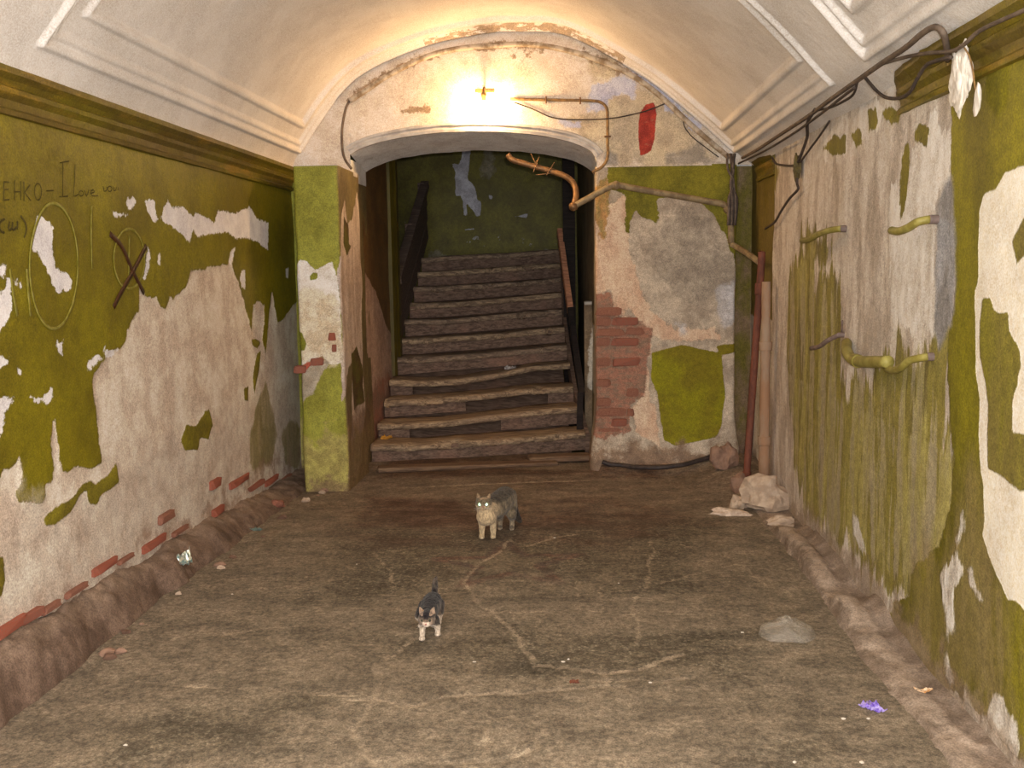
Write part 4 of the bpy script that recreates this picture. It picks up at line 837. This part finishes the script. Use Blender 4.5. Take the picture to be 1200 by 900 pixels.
def stone(px, s, label, mat, seed, z=.0, rot=0., cat='rubble', grp=None):
    g = onG(*px, z); return tag(settle(blob('rubble_lump', (g[0], g[1], z-.01), s, mat, 3, .38, 1.5, seed, rot), .008), label, cat, grp)
stone((895, 592), (.135, .13, .125), 'large pale plaster lump heaped at the foot of the vertical pipes', m_rub, 1, .03)
bw = stone((912, 572), (.065, .07, .09), 'brownish lump wedged behind the large pale plaster lump', m_rub2, 2, .08); bw.location.x = 1.295; bw.location.y = 6.53; settle(bw, .008)
sp_ = stone((884, 590), (.05, .06, .055), 'small pale lump leaning on the large plaster lump', m_rub, 3, .03, .6); sp_.location.x = 1.085; sp_.location.y = 6.44; settle(sp_, .008)
stone((916, 608), (.085, .05, .035), 'flat stone chip lying on the kerb end', m_rub, 4, .05, -.4)
stone((856, 603), (.13, .05, .03), 'low heap of crumbled white plaster on the floor', simple('crumb_white', (216, 196, 176), (186, 162, 142), 30., .95, bs=.8), 5, .0, -.15)
stone((849, 553), (.09, .07, .13), 'brown rubble block leaning against the right pier corner', m_rub2, 6, .05, .3)
stone((866, 570), (.055, .05, .09), 'small brown rubble piece under the rust red pipe', m_rub2, 8, .05)
stone((325, 588), (.045, .04, .03), 'small broken brick piece on the dirt by the left pier', simple('rubble_red', (142, 92, 74), (116, 74, 60), 20., .95), 7, .05)
t = NT('bag_film'); t.b.inputs['Alpha'].default_value = .32; m_bag = t.fin(lin((186, 174, 158)), .28, t.noise(16., None, 6., .7), .7, .02, spec=.6)
g = onG(921, 745); nb = 34; th_, ph_ = [a.ravel() for a in np.meshgrid(np.linspace(0, 2*math.pi, nb), np.linspace(0, 1, 16), indexing='ij')]
q = np.stack([np.cos(th_)*ph_, np.sin(th_)*ph_, th_*0], 1); rr_ = 1+.35*fbm(q, 1.5, 3, 8); fold = np.abs(fbm(q, 2.4, 4, 12))
P = np.stack([.115*q[:, 0]*rr_, .10*q[:, 1]*rr_, .085*np.clip(1-ph_**2.5, 0, 1)**.5*(.55+1.0*fold)+.006], 1)
bg = mesh('plastic_bag', P, gridf(nb, 16), m_bag); bg.location = (g[0], g[1], 0); tag(bg, 'crumpled clear plastic bag lying on the floor near the kerb', 'bag')
def wrapper(name, px, s, mat, label, cat, z=.0, seed=0, rot=0.):
    g = onG(*px, z); n = 9; u = np.linspace(-1, 1, n); X, Y = [a.ravel() for a in np.meshgrid(u, u, indexing='ij')]; q = np.stack([X, Y, X*0], 1)
    a = fbm(q, 1.6, 3, seed); b = fbm(q, 1.9, 3, seed+5)
    P_ = np.stack([X*s[0]*(1+.5*a), Y*s[1]*(1+.5*b), np.abs(a+b)*s[2]*1.6+.004], 1)
    P_ = np.vstack([P_, P_-np.array([0, 0, .003])]); m = n*n; Fc = gridf(n, n)+[[i+m for i in f][::-1] for f in gridf(n, n)]
    ring = [i*n for i in range(n)]+[(n-1)*n+j for j in range(1, n)]+[i*n+n-1 for i in range(n-2, -1, -1)]+[j for j in range(n-2, 0, -1)]
    Fc += [[ring[i], ring[(i+1) % len(ring)], ring[(i+1) % len(ring)]+m, ring[i]+m] for i in range(len(ring))]
    o = mesh(name, P_, Fc, mat, None, False); o.location = (g[0], g[1], z); o.rotation_euler = (0, 0, rot); return tag(settle(recalc(o), .004), label, cat)
wrapper('candy_wrapper', (1022, 828), (.030, .038, .022), simple('wrapper_purple', (112, 84, 190), (176, 160, 220), 60., .35), 'crumpled purple candy wrapper on the floor', 'wrapper', .005, 1, .5)
wrapper('foil_wrapper', (214, 662), (.045, .05, .05), simple('foil', (226, 222, 205), (120, 150, 150), 40., .3, metal=.7), 'crumpled shiny foil wrapper on the dirt ledge', 'wrapper', .07, 2, .2)
wrapper('orange_peel', (453, 513), (.045, .03, .03), simple('peel', (206, 150, 56), (170, 116, 40), 30., .5), 'small yellow orange scrap under the second stair tread', 'scrap', .165, 3)
wrapper('paper_scrap', (503, 547), (.035, .03, .025), simple('paper', (190, 168, 140), (150, 130, 108), 30., .8), 'small crumpled paper scrap on the floor before the stairs', 'paper', .005, 4)
wrapper('step_litter', (597, 436), (.05, .035, .03), simple('litter_white', (186, 178, 172), (130, 120, 116), 30., .7), 'pale litter scrap on the broken fourth step', 'litter', .61, 5)
wrapper('dead_leaf', (673, 798), (.018, .012, .012), simple('leaf_brown', (110, 62, 42), (84, 48, 34), 30., .8), 'tiny reddish brown leaf on the floor', 'leaf', .004, 6)
wrapper('cigarette_pack_scrap', (1082, 794), (.025, .012, .014), simple('scrap_orange', (214, 190, 160), (196, 140, 84), 50., .6), 'pale orange paper scrap on the kerb', 'paper', .07, 8)
wrapper('green_scrap', (300, 621), (.035, .02, .014), simple('scrap_teal', (100, 116, 106), (78, 90, 84), 40., .6), 'small grey green scrap on the floor by the left wall', 'scrap', .004, 9)
rr = random.Random(11); m_deb = [m_rub2, m_rub, simple('debris_brown', (112, 84, 68), (90, 68, 56), 16., .95)]
for i in range(16):                                   # bits of rubble along the foot of the left wall
    y = rr.uniform(3.6, 6.9); x = XL+np.interp(y, [3.4, 5., 6., 6.8], [.15, .17, .23, .26])+rr.uniform(.0, .10); q = rr.uniform(.012, .032)
    tag(settle(blob('rubble_bit', (x, y, 0.), (q, q*rr.uniform(.6, 1.), q*.6), m_deb[i % 3], 2, .4, 1.6, 30+i)), 'small rubble bit on the floor along the foot of the left wall', 'rubble', 'rubble bits along the left wall')
m_chip = simple('chip_white', (214, 204, 190), (186, 174, 160), 40.)
rr = random.Random(5)
for i, (x, y) in enumerate([(931, 893), (1010, 893), (988, 842), (666, 772), (660, 775), (556, 775), (650, 631), (1018, 842), (725, 685), (272, 697), (147, 873), (762, 800), (870, 742), (418, 662)]):
    g = onG(x, y); tag(settle(blob('plaster_chip', (g[0], g[1], .004), (rr.uniform(.005, .010), rr.uniform(.004, .008), .004), m_chip, 1, .3, 2., i), .0015), 'tiny white plaster chip on the floor', 'chip', 'plaster chips scattered on the floor')

# ------------------------------------------------------------------ writing on the left wall
m_ink = simple('ink', (74, 64, 22), (60, 50, 20), 40., .7); m_brown = simple('brown_paint_cross', (70, 40, 20), (56, 30, 18), 30., .5); m_chalk = simple('chalk_line', (136, 128, 62), (118, 109, 30), 30., .9)
def w1(*p): return S3(p, 0, 170, 6.667)
def oval(cx, cy, rx, ry, n=22, a0=0., a1=2*math.pi): return [(cx+rx*math.cos(a0+(a1-a0)*i/n), cy+ry*math.sin(a0+(a1-a0)*i/n)) for i in range(n+1)]
def strokes(name, lines, r, mat, per=2):
    V, Fc = [], []
    for ln in lines:
        v, f = tube_vf([onL(x, y, .002) for x, y in ln], r, 6, len(ln) > 2, per); Fc += [[i+len(V) for i in q] for q in f]; V += list(v)
    V = np.array(V); V[:, 0] = XL+.0030+(V[:, 0]-XL-.002)*.12+.010*fbm(np.stack([V[:, 0]*0+XL, V[:, 1], V[:, 2]], 1), 2.2, 4, 1)
    return mesh(name, V, Fc, mat, wall_left)
strokes('writing', [w1((25, 285), (25, 430)), w1((25, 287), (65, 290)), w1((25, 350), (60, 345)), w1((25, 430), (70, 425)), w1((110, 275), (110, 430)), w1((160, 280), (160, 430)), w1((110, 365), (160, 365)), w1((185, 285), (185, 435)), w1((235, 310), (190, 370)), w1((190, 370), (240, 435)), w1(*oval(298, 365, 28, 65)),
    w1((365, 358), (420, 355)), w1((465, 138), (535, 126)), w1((490, 135), (490, 400)), w1((465, 403), (530, 400)), w1((585, 150), (582, 280), (575, 400), (612, 382)), w1(*oval(635, 378, 16, 20)), w1((660, 352), (675, 400), (694, 350)), w1((708, 378), (738, 366), (728, 350), (712, 362), (718, 396), (765, 396)),
    w1((805, 322), (812, 360), (832, 350), (836, 326)), w1(*oval(855, 342, 16, 20)), w1((882, 326), (886, 356), (902, 350), (905, 326)), w1((918, 330), (922, 356))], .0030, m_ink)
strokes('writing', [w1((32, 578), (8, 590), (-10, 630), (5, 675), (32, 684)), w1((72, 600), (64, 650), (78, 662), (95, 640)), w1((96, 602), (94, 655), (112, 660), (128, 640)), w1((136, 596), (134, 660)), w1((160, 555), (190, 595), (205, 640), (200, 690), (188, 722))], .005, m_ink)
strokes('painted_cross', [z5((385, 222), (430, 270), (460, 340), (505, 432)), z5((515, 265), (475, 340), (430, 420), (400, 480))], .016, m_brown, 4)
strokes('chalk_drawing', [z5(*oval(190, 335, 85, 220)), z5((322, 125), (322, 240), (325, 345)), z5(*oval(455, 310, 55, 105)), z5((95, 345), (100, 430), (108, 512)), z5((35, 345), (45, 430), (60, 510)), z5((455, 230), (452, 400))], .0085, m_chalk)

# ------------------------------------------------------------------ cats
def cone_chain(bm, pts, rads):
    """overlapping spheres along a bone: a tapered limb"""
    pts = [np.array(p, float) for p in pts]
    for k in range(len(pts)-1):
        L = np.linalg.norm(pts[k+1]-pts[k]); n = max(2, int(L/(.35*min(rads[k], rads[k+1])))+1)
        for i in range(n+1):
            t_ = i/n; c = pts[k]*(1-t_)+pts[k+1]*t_; r = rads[k]*(1-t_)+rads[k+1]*t_
            bmesh.ops.create_icosphere(bm, subdivisions=2, radius=r, matrix=Matrix.Translation(c))
def ell(bm, c, s, rot=None):
    m = Matrix.Translation(c)
    if rot: m = m @ rot
    bmesh.ops.create_icosphere(bm, subdivisions=3, radius=1, matrix=m @ Matrix.Diagonal((*s, 1)))
def ear(bm, c, w, h, lean, th=.35):
    m = Matrix.Translation(c) @ Matrix.Rotation(lean, 4, 'Y') @ Matrix.Diagonal((1, th, 1, 1))
    bmesh.ops.create_cone(bm, segments=10, radius1=w, radius2=w*.12, depth=h, cap_ends=True, matrix=m)
def fuse(name, bm, vox, mat, parent, colour, smooth=6):
    me = bpy.data.meshes.new(name); bm.to_mesh(me); bm.free(); o = bpy.data.objects.new(name, me); COL.objects.link(o)
    md = o.modifiers.new('r', 'REMESH'); md.mode = 'VOXEL'; md.voxel_size = vox; md.use_smooth_shade = True
    sm = o.modifiers.new('s', 'SMOOTH'); sm.iterations = smooth; sm.factor = .5
    dg = bpy.context.evaluated_depsgraph_get(); ev = o.evaluated_get(dg); nm = bpy.data.meshes.new_from_object(ev)
    bpy.data.objects.remove(o); nm.name = name; nm.materials.clear(); nm.materials.append(mat)
    n = len(nm.vertices); co = np.empty(n*3, np.float32); nm.vertices.foreach_get('co', co); co = co.reshape(-1, 3).astype(float)
    no = np.empty(n*3, np.float32); nm.vertices.foreach_get('normal', no); no = no.reshape(-1, 3)
    co2 = co+no*(vox*1.0*fbm(co*np.array([1, 1, .5]), .35/vox, 3, 2))[:, None]; nm.vertices.foreach_set('co', co2.astype(np.float32).ravel())
    c = colour(co, no); at = nm.color_attributes.new('fur', 'FLOAT_COLOR', 'POINT'); at.data.foreach_set('color', np.c_[c, np.ones(n)].astype(np.float32).ravel())
    nm.polygons.foreach_set('use_smooth', [True]*len(nm.polygons))
    return link(bpy.data.objects.new(name, nm), parent)
def fur_mat(name, sc):
    t = NT(name); a = t.n('ShaderNodeAttribute', attribute_name='fur').outputs['Color']; n_ = t.noise(sc, (1, 1, .5), 5., .7)
    col = t.mix(.6, a, t.mix(t.step(n_, .3, .7), (.18, .18, .18, 1), (1, 1, 1, 1)), 'OVERLAY'); t.b.inputs['Sheen Weight'].default_value = .15
    return t.fin(col, .95, n_, .6, .006, spec=.1)
def L3(c): return np.array(lin(c)[:3])
def blend(base, col, w): return base*(1-w[:, None])+np.asarray(col)[None, :]*w[:, None]
def sm(v, a, b): t_ = np.clip((v-a)/(b-a), 0, 1); return t_*t_*(3-2*t_)
# retro-reflecting eyes: strongly glossy discs that send the flash back
t = NT('cat_eye_shine'); m_eye = t.fin((.62, 1., .72, 1), .25, metal=1.)
m_eyedull = simple('kitten_eye', (60, 64, 50), (40, 42, 34), 40., .2); m_nose = simple('cat_nose', (176, 120, 108), (150, 100, 90), 60., .4)
def eye(parent, c, r, mat, aim, rim=None):
    bm = bmesh.new(); bmesh.ops.create_uvsphere(bm, u_segments=16, v_segments=10, radius=1)
    me = bpy.data.meshes.new('eye'); bm.to_mesh(me); bm.free(); me.materials.append(mat); me.polygons.foreach_set('use_smooth', [True]*len(me.polygons))
    o = bpy.data.objects.new('eye', me); o.location = c; o.scale = (r, r, r*.25); d = Vector(aim); o.rotation_euler = d.to_track_quat('Z', 'Y').to_euler(); return link(o, parent)
def whiskers(parent, c, L, r, mat):
    for s in (-1, 1):
        for a in (-.12, .12):
            tube('whisker', [np.array(c)+np.array([s*.012, 0, 0]), np.array(c)+np.array([s*L*.6, -.006, a*L*.5]), np.array(c)+np.array([s*L, -.002, a*L-.008])], r, mat, parent, n=4, per=2)
# grown cat: front towards the camera, body turned away to the right
g = onG(571, 631); CATP = np.array([g[0], g[1], 0])
cat = tag(empty('cat', tuple(CATP)), 'grown grey tabby cat with shining eyes standing before the stairs', 'cat')
hx, hy = .095, .215                                       # hips behind and to the right of the chest
bm = bmesh.new()
cone_chain(bm, [(0, .03, .165), (hx*.5, hy*.5, .172), (hx, hy*.98, .192)], [.064, .078, .078])
cone_chain(bm, [(0, .01, .15), (-.004, -.01, .172), (-.010, -.02, .195)], [.056, .050, .044])
ell(bm, (-.002, -.016, .140), (.060, .050, .058))
ell(bm, (-.014, -.035, .222), (.049, .045, .042)); ell(bm, (-.014, -.066, .208), (.020, .020, .016))
ell(bm, (-.035, -.045, .212), (.02, .022, .02)); ell(bm, (.007, -.045, .212), (.02, .022, .02))
ear(bm, (-.046, -.028, .264), .023, .050, -.28); ear(bm, (.018, -.028, .264), .023, .050, .28)
for x, dy in ((-.030, 0.), (.034, .012)):                 # fore legs
    cone_chain(bm, [(x*.9, .015, .13), (x, .0+dy, .07), (x*1.05, -.004+dy, .022)], [.031, .021, .016]); ell(bm, (x*1.05, -.014+dy, .012), (.018, .026, .013))
for x, y in ((-.035, 0.), (.040, -.01)):                  # hind legs: thigh, knee forward, hock back, shank
    cone_chain(bm, [(hx+x*.7, hy, .17), (hx+x, hy-.035+y, .11), (hx+x, hy+.018+y, .06), (hx+x, hy-.0+y, .018)], [.050, .036, .020, .015]); ell(bm, (hx+x, hy-.018+y, .012), (.017, .028, .013))
cone_chain(bm, [(hx+.01, hy+.055, .20), (hx+.045, hy+.10, .13), (hx+.06, hy+.10, .06), (hx+.085, hy+.08, .03)], [.024, .022, .024, .017])
def cat_col(co, no):
    x, y, z = co.T; c = np.tile(L3((118, 104, 84)), (len(x), 1))
    stripes = .5+.5*np.sin(y*95+6*fbm(co, 14, 2, 3)+x*25); up = sm(no[:, 2], -.1, .8)
    c = blend(c, L3((70, 62, 52)), (.55*sm(stripes, .5, .9)*(y > .03)))
    c = blend(c, L3((56, 50, 44)), .7*up*(y > .02))
    front = sm(-y, -.05, .03)*(z < .215)
    c = blend(c, L3((188, 164, 130)), .8*front); c = blend(c, L3((178, 158, 126)), .8*sm(-z, -.075, -.05)*(y < .12)); c = blend(c, L3((150, 132, 108)), .6*sm(-z, -.085, -.06)*(y > .12)*(x < hx+.055))
    c = blend(c, L3((96, 84, 66)), .7*sm(z, .222, .24)*(y < .02)); c = blend(c, L3((42, 38, 34)), .5*sm(no[:, 2], .35, .85)*(y > .04)); c = blend(c, L3((150, 124, 96)), .7*((z > .252) & (no[:, 1] < -.3) & (y < .0)))
    return blend(c, L3((40, 36, 34)), .85*((x > hx+.035) & (y > hy+.04) & (z < .12)))
fuse('body', bm, .0045, fur_mat('tabby_fur', 90.), cat, cat_col)
for sx in (-1, 1):
    c = np.array([-.014+sx*.0195, -.0735, .2245]); eye(cat, tuple(c), .0125, m_eye, tuple((CAM+np.array([.025, 0, .035]))-(CATP+c)))
blob('nose', (-.014, -.085, .213), (.006, .004, .004), m_nose, 2, .05, parent=cat, flat=False, smooth=True)
whiskers(cat, (-.014, -.078, .204), .055, .0006, m_flake)
# kitten
g = onG(500, 746); KITP = np.array([g[0], g[1], 0])
kit = tag(empty('kitten', tuple(KITP)), 'small dark kitten with white paws and muzzle walking over the floor', 'cat')
bm = bmesh.new()
cone_chain(bm, [(0.005, .02, .094), (.006, .09, .104), (.008, .15, .106)], [.040, .047, .045])
cone_chain(bm, [(.005, .01, .095), (.008, -.02, .098)], [.034, .032])
ell(bm, (.010, -.045, .098), (.038, .036, .034)); ell(bm, (.012, -.073, .084), (.017, .017, .013)); ell(bm, (-.006, -.055, .088), (.018, .02, .018)); ell(bm, (.028, -.055, .088), (.018, .02, .018))
ear(bm, (-.017, -.036, .135), .019, .042, -.35); ear(bm, (.038, -.036, .135), .019, .042, .35)
for x, dy in ((-.014, -.035), (.048, .018)):
    cone_chain(bm, [(x*.7+.002, .0, .08), (x, dy*.6, .045), (x, dy, .016)], [.022, .015, .0125]); ell(bm, (x, dy-.010, .010), (.0145, .020, .011))
for x, dy in ((-.042, -.01), (.034, .03)):
    cone_chain(bm, [(.006+x*.6, .14+dy*.5, .09), (x, .105+dy, .06), (x, .145+dy, .034), (x-.002*0, .13+dy, .014)], [.036, .026, .014, .012]); ell(bm, (x, .118+dy, .010), (.0135, .020, .010))
cone_chain(bm, [(.008, .185, .115), (.012, .21, .15), (.014, .20, .185), (.020, .19, .205)], [.015, .015, .012, .008])
def kit_col(co, no):
    x, y, z = co.T; c = np.tile(L3((66, 58, 52)), (len(x), 1)); c = blend(c, L3((38, 34, 34)), sm(no[:, 2], .0, .7))
    c = blend(c, L3((96, 82, 70)), .6*sm(np.sin(y*110+x*40+5*fbm(co, 20, 2, 4)), .2, .8)*(y > 0)*(no[:, 2] < .6))
    face = (y < -.02) & (z > .05); c = blend(c, L3((122, 104, 88)), .85*face*sm(-z, -.118, -.10))
    c = blend(c, L3((34, 30, 32)), .9*face*sm(-np.abs(x-.011), -.014, -.006)*sm(z, .100, .112)); c = blend(c, L3((150, 126, 106)), .8*(face & (z > .118) & (np.abs(x-.011) > .014) & (no[:, 1] < -.2)))
    c = blend(c, L3((214, 190, 172)), .9*sm(-y, .072, .082)*(z < .095)*(z > .05)); c = blend(c, L3((196, 178, 158)), .9*sm(-z, -.062, -.045)); return c
fuse('body', bm, .0034, fur_mat('kitten_fur', 130.), kit, kit_col)
for sx in (-1, 1): eye(kit, (.011+sx*.0155, -.0765, .1015), .0065, m_eyedull, (sx*.15, -1, .3))
blob('nose', (.012, -.090, .088), (.005, .004, .004), m_nose, 2, .05, parent=kit, flat=False, smooth=True)
whiskers(kit, (.012, -.084, .082), .04, .0005, m_flake)
